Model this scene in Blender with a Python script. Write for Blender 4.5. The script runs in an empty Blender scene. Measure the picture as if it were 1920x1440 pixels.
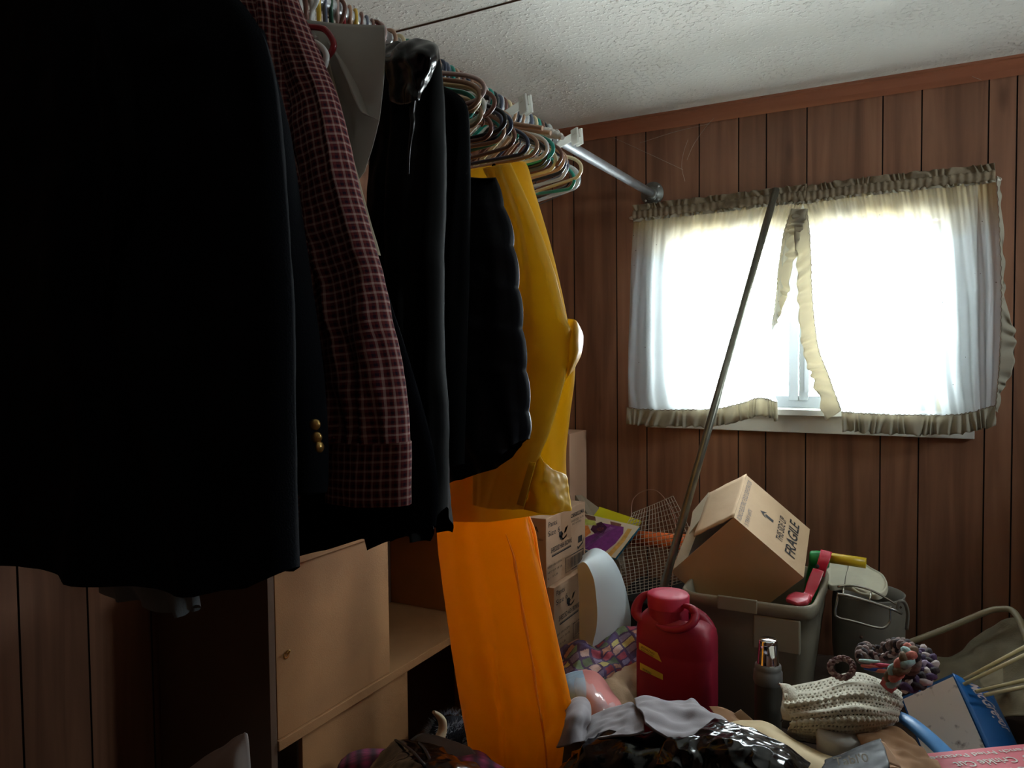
import bpy, math, random
import numpy as np
from mathutils import Vector, Matrix
from mathutils import noise as mnoise

# ------------------------------------------------------------------ camera
sc = bpy.context.scene
FPX = 1434.0; CAMZ = 1.38
def _n(v):
    v = np.array(v, float); return v/np.linalg.norm(v)
_Y = _n((767, -65, FPX)); _X = np.array((-2686, -28, FPX), float); _X = -_n(_X-_Y*_X.dot(_Y)); _Z = np.cross(_X, _Y)
M = np.column_stack([_X, _Y, _Z])            # world -> camera (x right, y down, z forward)
cd = bpy.data.cameras.new('camera'); cam = bpy.data.objects.new('camera', cd)
sc.collection.objects.link(cam); sc.camera = cam
cd.sensor_width = 36.0; cd.lens = 36.0*FPX/1920.0; cd.clip_start = 0.02; cd.clip_end = 100
R = M.T @ np.diag([1, -1, -1])               # columns: camera right, up, back in world
cam.matrix_world = Matrix.Translation((0, 0, CAMZ)) @ Matrix([[*R[i]] for i in range(3)]).to_4x4()
# ------------------------------------------------------------------ world, window light, exposure
w = bpy.data.worlds.new('world'); sc.world = w; w.use_nodes = True
bg = w.node_tree.nodes['Background']
bg.inputs[0].default_value = (0.90, 0.97, 1.0, 1); bg.inputs[1].default_value = 30.0
pl = bpy.data.lights.new('window_portal', 'AREA'); pl.shape = 'RECTANGLE'; pl.size = 0.90; pl.size_y = 0.62
pl.cycles.is_portal = True
po = bpy.data.objects.new('window_portal', pl); sc.collection.objects.link(po)
po.location = (-0.38, 2.91, 1.49); po.rotation_euler = (math.radians(-90), 0, 0)
pl2 = bpy.data.lights.new('window_portal', 'AREA'); pl2.shape = 'RECTANGLE'; pl2.size = 0.36; pl2.size_y = 0.34; pl2.cycles.is_portal = True
po2 = bpy.data.objects.new('window_portal', pl2); sc.collection.objects.link(po2); po2.location = (1.56, 2.06, 1.86); po2.rotation_euler = (0, math.radians(90), 0)  # portal of the added fill window
sc.view_settings.view_transform = 'Standard'; sc.view_settings.look = 'None'
sc.view_settings.gamma = 1; sc.view_settings.use_curve_mapping = False
sc.view_settings.exposure = 1.1
sc.cycles.use_denoising = True
sc.cycles.max_bounces = 12; sc.cycles.diffuse_bounces = 8; sc.cycles.transmission_bounces = 8; sc.cycles.transparent_max_bounces = 16
sc.cycles.sample_clamp_indirect = 6.0

# ------------------------------------------------------------------ rays
def ray(px, py): return M.T @ np.array([(px-960)/FPX, (py-720)/FPX, 1.0])
C0 = np.array([0, 0, CAMZ])
def on(ax, px, py, v):
    r = ray(px, py); i = 'xyz'.index(ax); return C0+r*((v-C0[i])/r[i])
def P(px, py, y): return on('y', px, py, y)
rng = random.Random(7)

# ------------------------------------------------------------------ materials
def lin(c):
    return tuple(((v/255)/12.92 if v/255 <= 0.04045 else ((v/255+0.055)/1.055)**2.4) for v in c)
MATS = {}
def mat(name, rgb, rough=0.7, bump=0.0, bscale=60, var=0.0, vscale=8, metal=0.0, spec=0.5, trans=0.0, alpha=0.0, coat=0.0, sheen=0.0, srgb=True, aniso=(1, 1, 1), tcol=None):
    """Principled with a little procedural colour variation and bump; trans mixes a Translucent lobe, alpha a Transparent one"""
    if name in MATS: return MATS[name]
    m = bpy.data.materials.new(name); m.use_nodes = True; nt = m.node_tree; N = nt.nodes; L = nt.links
    b = N['Principled BSDF']; col = lin(rgb) if srgb else rgb
    b.inputs['Base Color'].default_value = (*col, 1); b.inputs['Roughness'].default_value = rough
    b.inputs['Metallic'].default_value = metal; b.inputs['Specular IOR Level'].default_value = spec
    b.inputs['Coat Weight'].default_value = coat; b.inputs['Sheen Weight'].default_value = sheen
    tc = N.new('ShaderNodeTexCoord'); mp = N.new('ShaderNodeMapping'); mp.inputs['Scale'].default_value = aniso
    L.new(tc.outputs['Object'], mp.inputs['Vector'])
    csock = None
    if var:
        nz = N.new('ShaderNodeTexNoise'); nz.inputs['Scale'].default_value = vscale; nz.inputs['Detail'].default_value = 6
        L.new(mp.outputs[0], nz.inputs['Vector'])
        mr = N.new('ShaderNodeMapRange'); mr.inputs['From Min'].default_value = 0.3; mr.inputs['From Max'].default_value = 0.7
        mr.inputs['To Min'].default_value = 1-var; mr.inputs['To Max'].default_value = 1+var
        L.new(nz.outputs[0], mr.inputs['Value'])
        mx = N.new('ShaderNodeVectorMath'); mx.operation = 'SCALE'; mx.inputs[0].default_value = col
        L.new(mr.outputs[0], mx.inputs['Scale']); csock = mx.outputs[0]
        L.new(csock, b.inputs['Base Color'])
    if bump:
        n2 = N.new('ShaderNodeTexNoise'); n2.inputs['Scale'].default_value = bscale; n2.inputs['Detail'].default_value = 5
        L.new(mp.outputs[0], n2.inputs['Vector'])
        bp = N.new('ShaderNodeBump'); bp.inputs['Strength'].default_value = min(1, bump); bp.inputs['Distance'].default_value = 0.004
        L.new(n2.outputs[0], bp.inputs['Height']); L.new(bp.outputs[0], b.inputs['Normal'])
    out = N['Material Output']; cur = b.outputs[0]
    if trans:
        t = N.new('ShaderNodeBsdfTranslucent'); t.inputs[0].default_value = (*(tcol or col), 1)
        if csock is not None and not tcol: L.new(csock, t.inputs[0])
        ms = N.new('ShaderNodeMixShader'); ms.inputs[0].default_value = trans
        L.new(cur, ms.inputs[1]); L.new(t.outputs[0], ms.inputs[2]); cur = ms.outputs[0]
    if alpha:
        t = N.new('ShaderNodeBsdfTransparent'); ms = N.new('ShaderNodeMixShader'); ms.inputs[0].default_value = alpha
        L.new(cur, ms.inputs[1]); L.new(t.outputs[0], ms.inputs[2]); cur = ms.outputs[0]
    if cur != b.outputs[0]: L.new(cur, out.inputs['Surface'])
    m['_csock'] = 0
    MATS[name] = m
    return m

def mat_wood():
    m = mat('panel_wood', (140, 92, 68), rough=0.42, bump=0.12, bscale=30, aniso=(1, 1, 0.08), spec=0.4)
    nt = m.node_tree; N = nt.nodes; L = nt.links; b = N['Principled BSDF']
    tc = N.new('ShaderNodeTexCoord'); mp = N.new('ShaderNodeMapping'); mp.inputs['Scale'].default_value = (14, 14, 0.9)
    L.new(tc.outputs['Object'], mp.inputs[0])
    nz = N.new('ShaderNodeTexNoise'); nz.inputs['Scale'].default_value = 1.6; nz.inputs['Detail'].default_value = 8; nz.inputs['Distortion'].default_value = 0.6
    L.new(mp.outputs[0], nz.inputs['Vector'])
    cr = N.new('ShaderNodeValToRGB'); L.new(nz.outputs[0], cr.inputs[0])
    e = cr.color_ramp.elements; e[0].position = 0.28; e[0].color = (*lin((108, 72, 54)), 1); e[1].position = 0.74; e[1].color = (*lin((156, 110, 84)), 1)
    # per-plank tone carried by the planks themselves
    at = N.new('ShaderNodeAttribute'); at.attribute_name = 'tone'
    mx = N.new('ShaderNodeMix'); mx.data_type = 'RGBA'; mx.blend_type = 'MULTIPLY'; mx.inputs[0].default_value = 1
    L.new(cr.outputs[0], mx.inputs[6]); L.new(at.outputs['Color'], mx.inputs[7])
    # knots
    mp2 = N.new('ShaderNodeMapping'); mp2.inputs['Scale'].default_value = (7, 7, 2.2); L.new(tc.outputs['Object'], mp2.inputs[0])
    vo = N.new('ShaderNodeTexVoronoi'); vo.inputs['Scale'].default_value = 1.0; L.new(mp2.outputs[0], vo.inputs['Vector'])
    c2 = N.new('ShaderNodeValToRGB'); L.new(vo.outputs['Distance'], c2.inputs[0])
    c2.color_ramp.elements[0].position = 0.03; c2.color_ramp.elements[0].color = (0.30, 0.22, 0.2, 1); c2.color_ramp.elements[1].position = 0.13
    m2 = N.new('ShaderNodeMix'); m2.data_type = 'RGBA'; m2.blend_type = 'MULTIPLY'; m2.inputs[0].default_value = 0.75
    L.new(mx.outputs[2], m2.inputs[6]); L.new(c2.outputs[0], m2.inputs[7]); L.new(m2.outputs[2], b.inputs['Base Color'])
    return m
def mat_plaid():
    m = mat('plaid_cotton', (70, 28, 34), spec=0.1, rough=0.9, bump=0.15, bscale=300)
    nt = m.node_tree; N = nt.nodes; L = nt.links; b = N['Principled BSDF']
    uv = N.new('ShaderNodeUVMap'); sp = N.new('ShaderNodeSeparateXYZ'); L.new(uv.outputs[0], sp.inputs[0])
    def line(sock, per, wdt, off=0.0):
        a = N.new('ShaderNodeMath'); a.operation = 'MULTIPLY_ADD'; L.new(sock, a.inputs[0]); a.inputs[1].default_value = 1/per; a.inputs[2].default_value = off
        f = N.new('ShaderNodeMath'); f.operation = 'FRACT'; L.new(a.outputs[0], f.inputs[0])
        g = N.new('ShaderNodeMath'); g.operation = 'LESS_THAN'; L.new(f.outputs[0], g.inputs[0]); g.inputs[1].default_value = wdt
        return g.outputs[0]
    def add(a, bb, k=1.0):
        n = N.new('ShaderNodeMath'); n.operation = 'MULTIPLY_ADD'; L.new(a, n.inputs[0]); n.inputs[1].default_value = k; L.new(bb, n.inputs[2]); return n.outputs[0]
    per = 0.0125
    white = add(line(sp.outputs[0], per, 0.24), line(sp.outputs[1], per, 0.24))
    navy = add(line(sp.outputs[0], per, 0.3, 0.45), line(sp.outputs[1], per, 0.3, 0.45))
    def mixc(a, bcol, fac, k):
        n = N.new('ShaderNodeMath'); n.operation = 'MULTIPLY'; L.new(fac, n.inputs[0]); n.inputs[1].default_value = k; n.use_clamp = True
        x = N.new('ShaderNodeMix'); x.data_type = 'RGBA'; L.new(n.outputs[0], x.inputs[0])
        if isinstance(a, tuple): x.inputs[6].default_value = (*a, 1)
        else: L.new(a, x.inputs[6])
        x.inputs[7].default_value = (*bcol, 1); return x.outputs[2]
    c = mixc(lin((112, 50, 50)), lin((34, 30, 46)), navy, 0.45)
    c = mixc(c, lin((216, 190, 180)), white, 0.30)
    L.new(c, b.inputs['Base Color'])
    return m

# ------------------------------------------------------------------ mesh builder and object tree
WO = {}
def tag(o, label=None, cat=None, group=None, kind=None):
    if label: o['label'] = label
    if cat: o['category'] = cat
    if group: o['group'] = group
    if kind: o['kind'] = kind
    return o
def thing(name, label, cat, loc, group=None):
    o = bpy.data.objects.new(name, None); o.empty_display_size = 0.02; sc.collection.objects.link(o)
    o.location = tuple(float(v) for v in loc); WO[o.name] = np.array(loc, float)
    return tag(o, label, cat, group)
class MB:
    def __init__(s): s.v = []; s.f = []; s.mi = []; s.uv = None; s.sm = []
    def add(s, vs, fs, mi=0, smooth=True):
        o = len(s.v); s.v += [tuple(float(c) for c in p) for p in vs]
        s.f += [tuple(o+i for i in f) for f in fs]; s.mi += [mi]*len(fs); s.sm += [smooth]*len(fs); return s
    def obox(s, o, a, b, c, mi=0):
        """box from a corner and three edge vectors"""
        o, a, b, c = (np.array(q, float) for q in (o, a, b, c))
        if np.dot(np.cross(a, b), c) < 0: a, b = b, a
        vs = [o, o+a, o+a+b, o+b, o+c, o+a+c, o+a+b+c, o+b+c]
        return s.add(vs, [(0, 3, 2, 1), (4, 5, 6, 7), (0, 1, 5, 4), (1, 2, 6, 5), (2, 3, 7, 6), (3, 0, 4, 7)], mi, False)
    def box(s, x0, x1, y0, y1, z0, z1, mi=0):
        return s.obox((x0, y0, z0), (x1-x0, 0, 0), (0, y1-y0, 0), (0, 0, z1-z0), mi)
    def slab(s, pts, th, mi=0):
        """flat polygon with thickness along its normal (thickness goes backwards)"""
        p = [np.array(q, float) for q in pts]; n = _n(np.cross(p[1]-p[0], p[2]-p[0])); k = len(p)
        vs = p+[q-n*th for q in p]
        fs = [tuple(range(k)), tuple(range(2*k-1, k-1, -1))]+[(i, k+i, k+(i+1) % k, (i+1) % k) for i in range(k)]
        return s.add(vs, fs, mi, False)
    def grid(s, g, mi=0, close_u=False, uvs=None, flip=False):
        """g[row][col] points"""
        g = np.asarray(g, float); nr, nc = g.shape[:2]; vs = g.reshape(-1, 3); fs = []
        for i in range(nr-1):
            for j in range(nc if close_u else nc-1):
                j2 = (j+1) % nc; q = (i*nc+j, i*nc+j2, (i+1)*nc+j2, (i+1)*nc+j); fs.append(q[::-1] if flip else q)
        return s.add(vs, fs, mi)
    def tube(s, pts, r, n=8, closed=False, mi=0, caps=True, sub=0, ry=None):
        p = np.array(pts, float)
        rr = np.full(len(p), r, float) if np.isscalar(r) else np.array(r, float)
        if sub:
            p2 = spline(p, sub*(len(p)-(0 if closed else 1))+1, closed)
            rr = np.interp(np.linspace(0, 1, len(p2)), np.linspace(0, 1, len(rr)), rr); p = p2
            if closed: p = p[:-1]; rr = rr[:-1]
        K = len(p); rows = []
        tan = np.array([(_n(p[(i+1) % K]-p[i-1]) if closed else _n(p[min(i+1, K-1)]-p[max(i-1, 0)])) for i in range(K)])
        up = np.array([0, 0, 1.0]) if abs(tan[0][2]) < 0.9 else np.array([1.0, 0, 0])
        u = _n(np.cross(tan[0], up))
        for i in range(K):
            u = _n(u-tan[i]*u.dot(tan[i])); v = np.cross(tan[i], u)
            rows.append([p[i]+(u*math.cos(a)*rr[i]+v*math.sin(a)*(rr[i] if ry is None else rr[i]*ry)) for a in np.linspace(0, 2*math.pi, n, endpoint=False)])
        if closed: rows.append(rows[0])
        self0 = len(s.v); s.grid(rows, mi, close_u=True)
        if caps and not closed:
            s.add([], [], mi)
            s.f += [tuple(self0+i for i in range(n))[::-1], tuple(self0+(K-1)*n+i for i in range(n))]; s.mi += [mi]*2; s.sm += [False]*2
        return s
    def lathe(s, prof, c, axis=(0, 0, 1), n=32, mi=0, sq=None, ux=None):
        """prof: (radius, height); sq: (halfx scale, halfy scale, exponent)"""
        a = _n(axis); u = _n(np.cross(a, (0, 1, 0))) if abs(a[1]) < 0.9 else np.array([1.0, 0, 0])
        if ux is not None: u = _n(np.array(ux, float)-a*np.dot(ux, a))
        v = np.cross(a, u); rows = []
        for r, h in prof:
            row = []
            for k in range(n):
                t = 2*math.pi*k/n; cx, sy = math.cos(t), math.sin(t)
                if sq:
                    e = 2/sq[2]; cx = math.copysign(abs(cx)**e, cx)*sq[0]; sy = math.copysign(abs(sy)**e, sy)*sq[1]
                row.append(np.array(c)+a*h+u*cx*r+v*sy*r)
            rows.append(row)
        return s.grid(rows, mi, close_u=True)
    def build(s, name, mats, parent=None, base=None, solid=0, sub=0, smooth=True, bevel=0, uv=None, label=None, attr=None):
        vs = np.array(s.v, float)
        if parent is not None: org = WO[parent.name]
        elif base is not None: org = np.array(base, float)
        else:
            lo, hi = vs.min(0), vs.max(0); org = np.array([(lo[0]+hi[0])/2, (lo[1]+hi[1])/2, lo[2]])
        me = bpy.data.meshes.new(name); me.from_pydata([tuple(p) for p in (vs-org)], [], s.f)
        if not isinstance(mats, (list, tuple)): mats = [mats]
        for m in mats: me.materials.append(m)
        me.polygons.foreach_set('material_index', s.mi)
        me.polygons.foreach_set('use_smooth', [bool(x and smooth) for x in s.sm])
        if uv is not None:
            ul = me.uv_layers.new(name='UVMap'); uvv = np.array(uv, float)
            li = np.empty(len(me.loops), dtype=np.int32); me.loops.foreach_get('vertex_index', li)
            ul.data.foreach_set('uv', uvv[li].ravel())
        if attr is not None:
            ca = me.color_attributes.new('tone', 'FLOAT_COLOR', 'CORNER')
            arr = []
            for p in me.polygons: arr += list(attr[p.index])*p.loop_total
            ca.data.foreach_set('color', arr)
        me.update()
        o = bpy.data.objects.new(name, me); sc.collection.objects.link(o)
        if parent is not None: o.parent = parent; WO[o.name] = org
        else: o.location = tuple(org); WO[o.name] = org
        if solid: md = o.modifiers.new('s', 'SOLIDIFY'); md.thickness = solid; md.offset = 0
        if bevel: md = o.modifiers.new('b', 'BEVEL'); md.width = bevel; md.segments = 2; md.limit_method = 'ANGLE'
        if sub: md = o.modifiers.new('u', 'SUBSURF'); md.levels = sub; md.render_levels = sub
        if label: o['label'] = label
        return o
def spline(pts, n, closed=False):
    """Catmull-Rom through the points, n samples"""
    p = np.array(pts, float); K = len(p)
    if K == 2 and not closed: return p[0]+(p[1]-p[0])*np.linspace(0, 1, n)[:, None]
    out = []; segs = K if closed else K-1
    for t in np.linspace(0, segs, n):
        i = min(int(t), segs-1); f = t-i
        if closed: a, b, c, d = p[(i-1) % K], p[i % K], p[(i+1) % K], p[(i+2) % K]
        else:
            b, c = p[i], p[i+1]; a = p[i-1] if i > 0 else 2*b-c; d = p[i+2] if i+2 < K else 2*c-b
        out.append(0.5*((2*b)+(-a+c)*f+(2*a-5*b+4*c-d)*f*f+(-a+3*b-3*c+d)*f**3))
    return np.array(out)
def nz(p, s=1.0, seed=0.0): return mnoise.noise(Vector((p[0]*s+seed, p[1]*s-seed*0.7, p[2]*s+seed*0.3)))
def patch(rows, nr, nc):
    """smooth surface through a control grid of 3-D points"""
    a = [spline(r, nc) for r in rows]
    return np.array([spline([q[j] for q in a], nr) for j in range(nc)]).transpose(1, 0, 2)
def sheet(name, rows, mats, nr=40, nc=40, amp=0.0, fs=10, seed=0, th=0.002, parent=None, px=True, disp=None, **k):
    """cloth or paper through control points (px, py, y) or world points"""
    g = patch([[P(*q) for q in r] if px else r for r in rows], nr, nc)
    if amp or disp:
        nrm = np.cross(np.gradient(g, axis=1), np.gradient(g, axis=0)); nrm /= (np.linalg.norm(nrm, axis=2, keepdims=True)+1e-9)
        for i in range(nr):
            for j in range(nc):
                d = amp*(nz(g[i, j], fs, seed)+0.5*nz(g[i, j], fs*2.3, seed+5)) if amp else 0
                if disp: d += disp(i/(nr-1), j/(nc-1))
                g[i, j] += nrm[i, j]*d
    m = MB().grid(g)
    du = np.linalg.norm(np.diff(g, axis=1), axis=2).mean(0); dv = np.linalg.norm(np.diff(g, axis=0), axis=2).mean(1)
    U = np.concatenate([[0], np.cumsum(du)]); V = np.concatenate([[0], np.cumsum(dv)])
    uv = np.stack(np.meshgrid(U, V), -1).reshape(-1, 2)
    return m.build(name, mats, parent, solid=th, uv=uv, **k)
def garment_mesh(Y, Lp, Rp, T, nr=70, nc=44, bottom=None, folds=0.01, nf=5, seed=0, twist=0.0, top_open=0.25, crump=0.004, lean=0.0, quilt=None):
    """hanging garment: closed flattened tube whose outline runs down the two sides, in the plane y=Y of its hanger"""
    Ls = spline([(a, b, 0) for a, b in Lp], nr); Rs = spline([(a, b, 0) for a, b in Rp], nr); rows = []; front = []
    for i in range(nr):
        t = i/(nr-1); th = T*(top_open+(1-top_open)*min(1, t*3.5)**0.7); row = []
        base = []
        for j in range(nc):
            s = j/(nc-1); q = Ls[i]*(1-s)+Rs[i]*s
            if bottom is not None:
                bs = np.array(bottom_at(bottom, s)); q = q+(t**5)*(np.array([bs[0], bs[1], 0])-(Ls[-1]*(1-s)+Rs[-1]*s))
            base.append((P(q[0], q[1], Y+lean*t), s))
        for side in (-1, 1):
            seq = base if side < 0 else base[::-1]
            for k, (p, s) in enumerate(seq):
                if side > 0 and k in (0, nc-1): continue
                b = math.sin(math.pi*min(max(s, 0), 1))**0.45 if 0 < s < 1 else 0
                f = folds*(0.2+0.8*t)*math.sin(2*math.pi*nf*s+seed+twist*t*4+1.3*nz((s*3, t*2, seed), 1.5)*3)
                f += crump*nz(p, 16, seed)+crump*0.6*nz(p, 40, seed+9)
                if quilt and side: f += quilt*abs(math.sin(p[2]*math.pi/0.075))**0.5
                row.append((p[0]+(quilt or 0)*1.5*(abs(math.sin(p[2]*math.pi/0.075))**0.6 if s > 0.97 else 0), p[1]+side*(th*b)+f*b, p[2]))
        rows.append(row)
    g = np.array(rows); n2 = g.shape[1]
    m = MB().grid(g, close_u=True)
    top0 = list(range(n2)); m.f.append(tuple(top0[::-1])); m.mi.append(0); m.sm.append(False)
    d = np.linalg.norm(np.diff(np.concatenate([g, g[:, :1]], 1), axis=1), axis=2).mean(0); U = np.concatenate([[0], np.cumsum(d)])[:-1]
    V = np.concatenate([[0], np.cumsum(np.linalg.norm(np.diff(g, axis=0), axis=2).mean(1))])
    uv = np.stack(np.meshgrid(U, V), -1).reshape(-1, 2)
    return m, uv
def bottom_at(b, s):
    x = np.linspace(0, 1, len(b)); return (np.interp(s, x, [q[0] for q in b]), np.interp(s, x, [q[1] for q in b]))
def garment(name, mt, Y, Lp, Rp, T, parent=None, label=None, **k):
    m, uv = garment_mesh(Y, Lp, Rp, T, **k)
    return m.build(name, mt, parent, uv=uv, label=label)
def text(s, org, xd, yd, width, height, mt, parent, name='printed_text', bold=0.0, ext=0.0006, center=False):
    """lettering laid on a surface: origin at the lower left of the words, fitted to width and cap height (metres)"""
    cu = bpy.data.curves.new('t', 'FONT'); cu.body = s; cu.extrude = 0.0; cu.offset = bold; cu.resolution_u = 3
    to = bpy.data.objects.new('t', cu); sc.collection.objects.link(to)
    dg = bpy.context.evaluated_depsgraph_get(); me = bpy.data.meshes.new_from_object(to.evaluated_get(dg))
    bpy.data.objects.remove(to); bpy.data.curves.remove(cu)
    vs = np.array([v.co[:] for v in me.vertices]); fs = [tuple(p.vertices) for p in me.polygons]; bpy.data.meshes.remove(me)
    vs[:, 0] -= vs[:, 0].min(); sx = width/vs[:, 0].max(); sy = height/0.72
    xd, yd = _n(xd), np.array(yd, float); yd = _n(yd-xd*yd.dot(xd)); nn = np.cross(xd, yd)
    pts = [np.array(org)+xd*v[0]*sx+yd*v[1]*sy+nn*ext for v in vs]
    return MB().add(pts, fs, 0, False).build(name, mt, parent)
def deco(parent, polys, mt, name='printed_mark', ext=0.0005):
    m = MB()
    for poly in polys:
        p = [np.array(q, float) for q in poly]; n = _n(np.cross(p[1]-p[0], p[2]-p[0]))
        m.add([q+n*ext for q in p], [tuple(range(len(p)))], 0, False)
    return m.build(name, mt, parent)
INK = mat('black_ink', (38, 36, 38), rough=0.8)

# ================================================================== ROOM
XL, XR, YB, YF, CEIL = -1.56, 1.45, -1.1, 2.8, 2.258
WX0, WX1, WZ0, WZ1 = -0.83, 0.065, 1.175, 1.79        # window opening
wood = mat_wood()
groove_m = mat('groove_dark', (38, 24, 20), rough=0.8)
def panel_wall(name, cuts, a0, a1, place, hole=None):
    """boards between V-grooves; place(u, depth, z) -> world point"""
    m = MB(); tones = []; g = 0.0022; r2 = random.Random(len(cuts))
    c = [a0]+sorted(x for x in cuts if a0 < x < a1)+[a1]
    def quad(u0, u1, d0, d1, z0, z1, tone, mi=0):
        m.add([place(u0, d0, z0), place(u1, d1, z0), place(u1, d1, z1), place(u0, d0, z1)], [(0, 1, 2, 3)], mi, False); tones.append((*[tone]*3, 1))
    for i in range(len(c)-1):
        u0, u1 = c[i]+(g if i else 0), c[i+1]-(g if i < len(c)-2 else 0)
        tone = r2.uniform(0.8, 1.12); wd = []
        if hole and u1 > hole[0] and u0 < hole[1]:
            us = [u0, max(u0, hole[0]), min(u1, hole[1]), u1]
            if us[1] > us[0]: wd.append((us[0], us[1], 0, CEIL))
            wd += [(us[1], us[2], 0, hole[2]), (us[1], us[2], hole[3], CEIL)]
            if us[3] > us[2]: wd.append((us[2], us[3], 0, CEIL))
        else: wd = [(u0, u1, 0, CEIL)]
        for q in wd: quad(q[0], q[1], 0, 0, q[2], q[3], tone)
        if i < len(c)-2:
            x = c[i+1]; inh = hole and hole[0] < x < hole[1]
            for z0, z1 in ([(0, hole[2]), (hole[3], CEIL)] if inh else [(0, CEIL)]):
                quad(x-g, x, 0, 0.005, z0, z1, 0.5, 1); quad(x, x+g, 0.005, 0, z0, z1, 0.5, 1)
    if hole:   # reveal
        h0, h1, z0, z1 = hole
        for a, b, zz0, zz1 in ((h0, h1, z0, z0), (h0, h1, z1, z1)):
            m.add([place(a, 0, zz0), place(b, 0, zz1), place(b, 0.13, zz1), place(a, 0.13, zz0)], [(0, 1, 2, 3)], 0, False); tones.append((1, 1, 1, 1))
        for a in (h0, h1):
            m.add([place(a, 0, z0), place(a, 0, z1), place(a, 0.13, z1), place(a, 0.13, z0)], [(0, 1, 2, 3)], 0, False); tones.append((1, 1, 1, 1))
    return tag(m.build(name, [wood, groove_m], base=(0, 0, 0), attr=tones), kind='structure')
fx = [P(x, 275, YF)[0] for x in (1035, 1075, 1155, 1211, 1311, 1385, 1437, 1513, 1655, 1728, 1853, 1906)]
fx += [-1.38, fx[-1]+0.30, fx[-1]+0.42, fx[-1]+0.62, fx[-1]+0.9]
panel_wall('wall_far', fx, XL, XR, lambda u, d, z: (u, YF+d, z), (WX0, WX1, WZ0, WZ1))
pat = [0, .1, .3, .37, .57, .73, .87, 1.02]
cuts = [YB+1.22*k+p for k in range(4) for p in pat]
panel_wall('wall_left', cuts, YB, YF, lambda u, d, z: (XL-d, u, z))
W2 = (1.88, 2.24, 1.69, 2.03)            # unseen window added in the right wall to brighten the room
panel_wall('wall_right', cuts, YB, YF, lambda u, d, z: (XR+d, u, z), W2)
panel_wall('wall_back', [XL+1.22*k+p for k in range(3) for p in pat], XL, XR, lambda u, d, z: (u, YB-d, z))
floor_m = mat('floor_carpet', (92, 78, 62), rough=0.95, bump=0.6, bscale=400, var=0.15)
tag(MB().box(XL-0.2, XR+0.2, YB-0.2, YF+0.2, -0.1, 0).build('floor', floor_m), kind='structure')
# textured ceiling, plus the seam batten and the outer roof slab as one object
cm = mat('ceiling_texture', (232, 229, 219), rough=0.95)
nt = cm.node_tree; N = nt.nodes; L = nt.links; b = N['Principled BSDF']
tc = N.new('ShaderNodeTexCoord')
n1 = N.new('ShaderNodeTexNoise'); n1.inputs['Scale'].default_value = 75; n1.inputs['Detail'].default_value = 5; L.new(tc.outputs['Object'], n1.inputs['Vector'])
n2 = N.new('ShaderNodeTexNoise'); n2.inputs['Scale'].default_value = 3.2; n2.inputs['Detail'].default_value = 3; L.new(tc.outputs['Object'], n2.inputs['Vector'])
r1 = N.new('ShaderNodeValToRGB'); r1.color_ramp.elements[0].position = 0.52; r1.color_ramp.elements[1].position = 0.66; L.new(n1.outputs[0], r1.inputs[0])
r2_ = N.new('ShaderNodeValToRGB'); r2_.color_ramp.elements[0].position = 0.38; r2_.color_ramp.elements[1].position = 0.6; r2_.color_ramp.elements[0].color = (0.12, 0.12, 0.12, 1); L.new(n2.outputs[0], r2_.inputs[0])
mm = N.new('ShaderNodeMath'); mm.operation = 'MULTIPLY'; L.new(r1.outputs[0], mm.inputs[0]); L.new(r2_.outputs[0], mm.inputs[1])
bp = N.new('ShaderNodeBump'); bp.inputs['Strength'].default_value = 0.8; bp.inputs['Distance'].default_value = 0.005
L.new(mm.outputs[0], bp.inputs['Height']); L.new(bp.outputs[0], b.inputs['Normal'])
tag(MB().box(XL-0.2, XR+0.2, YB-0.2, YF+0.2, CEIL, CEIL+0.12).build('ceiling', cm), kind='structure')
seam_y = on('z', 855, 30, CEIL)[1]
m = MB(); pts = [(x, seam_y+0.004*nz((x, 0, 0), 3), CEIL-0.0012) for x in np.linspace(XL, XR, 60)]
m.tube(pts, [0.0022+0.0012*nz((x, 4, 0), 9) for x in np.linspace(XL, XR, 60)], 6)
tag(m.build('trim_2', mat('seam_crack', (96, 74, 60), rough=0.9)), kind='structure')
# crown moulding: cove section run along the walls
crown_m = mat('crown_wood', (150, 92, 66), rough=0.35, var=0.18, vscale=14, aniso=(0.1, 1, 1), spec=0.6)
def crown(a, b, inward):
    sec = [(0, 0), (0, -0.052), (0.006, -0.054), (0.010, -0.045), (0.013, -0.036), (0.020, -0.026), (0.026, -0.018), (0.028, -0.010), (0.034, -0.008), (0.034, 0)]
    m = MB(); a, b, inw = np.array(a), np.array(b), np.array(inward)
    rows = [[q+inw*sx+np.array([0, 0, sz]) for sx, sz in sec] for q in (a, b)]
    return m.grid(rows)
tag(crown((XL, YF, CEIL), (XR, YF, CEIL), (0, -1, 0)).build('trim_1', crown_m, smooth=False), kind='structure')
tag(crown((XL, YB, CEIL), (XL, YF, CEIL), (1, 0, 0)).build('trim_3', crown_m, smooth=False), kind='structure')
tag(crown((XR, YB, CEIL), (XR, YF, CEIL), (-1, 0, 0)).build('trim_4', crown_m, smooth=False), kind='structure')
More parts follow.
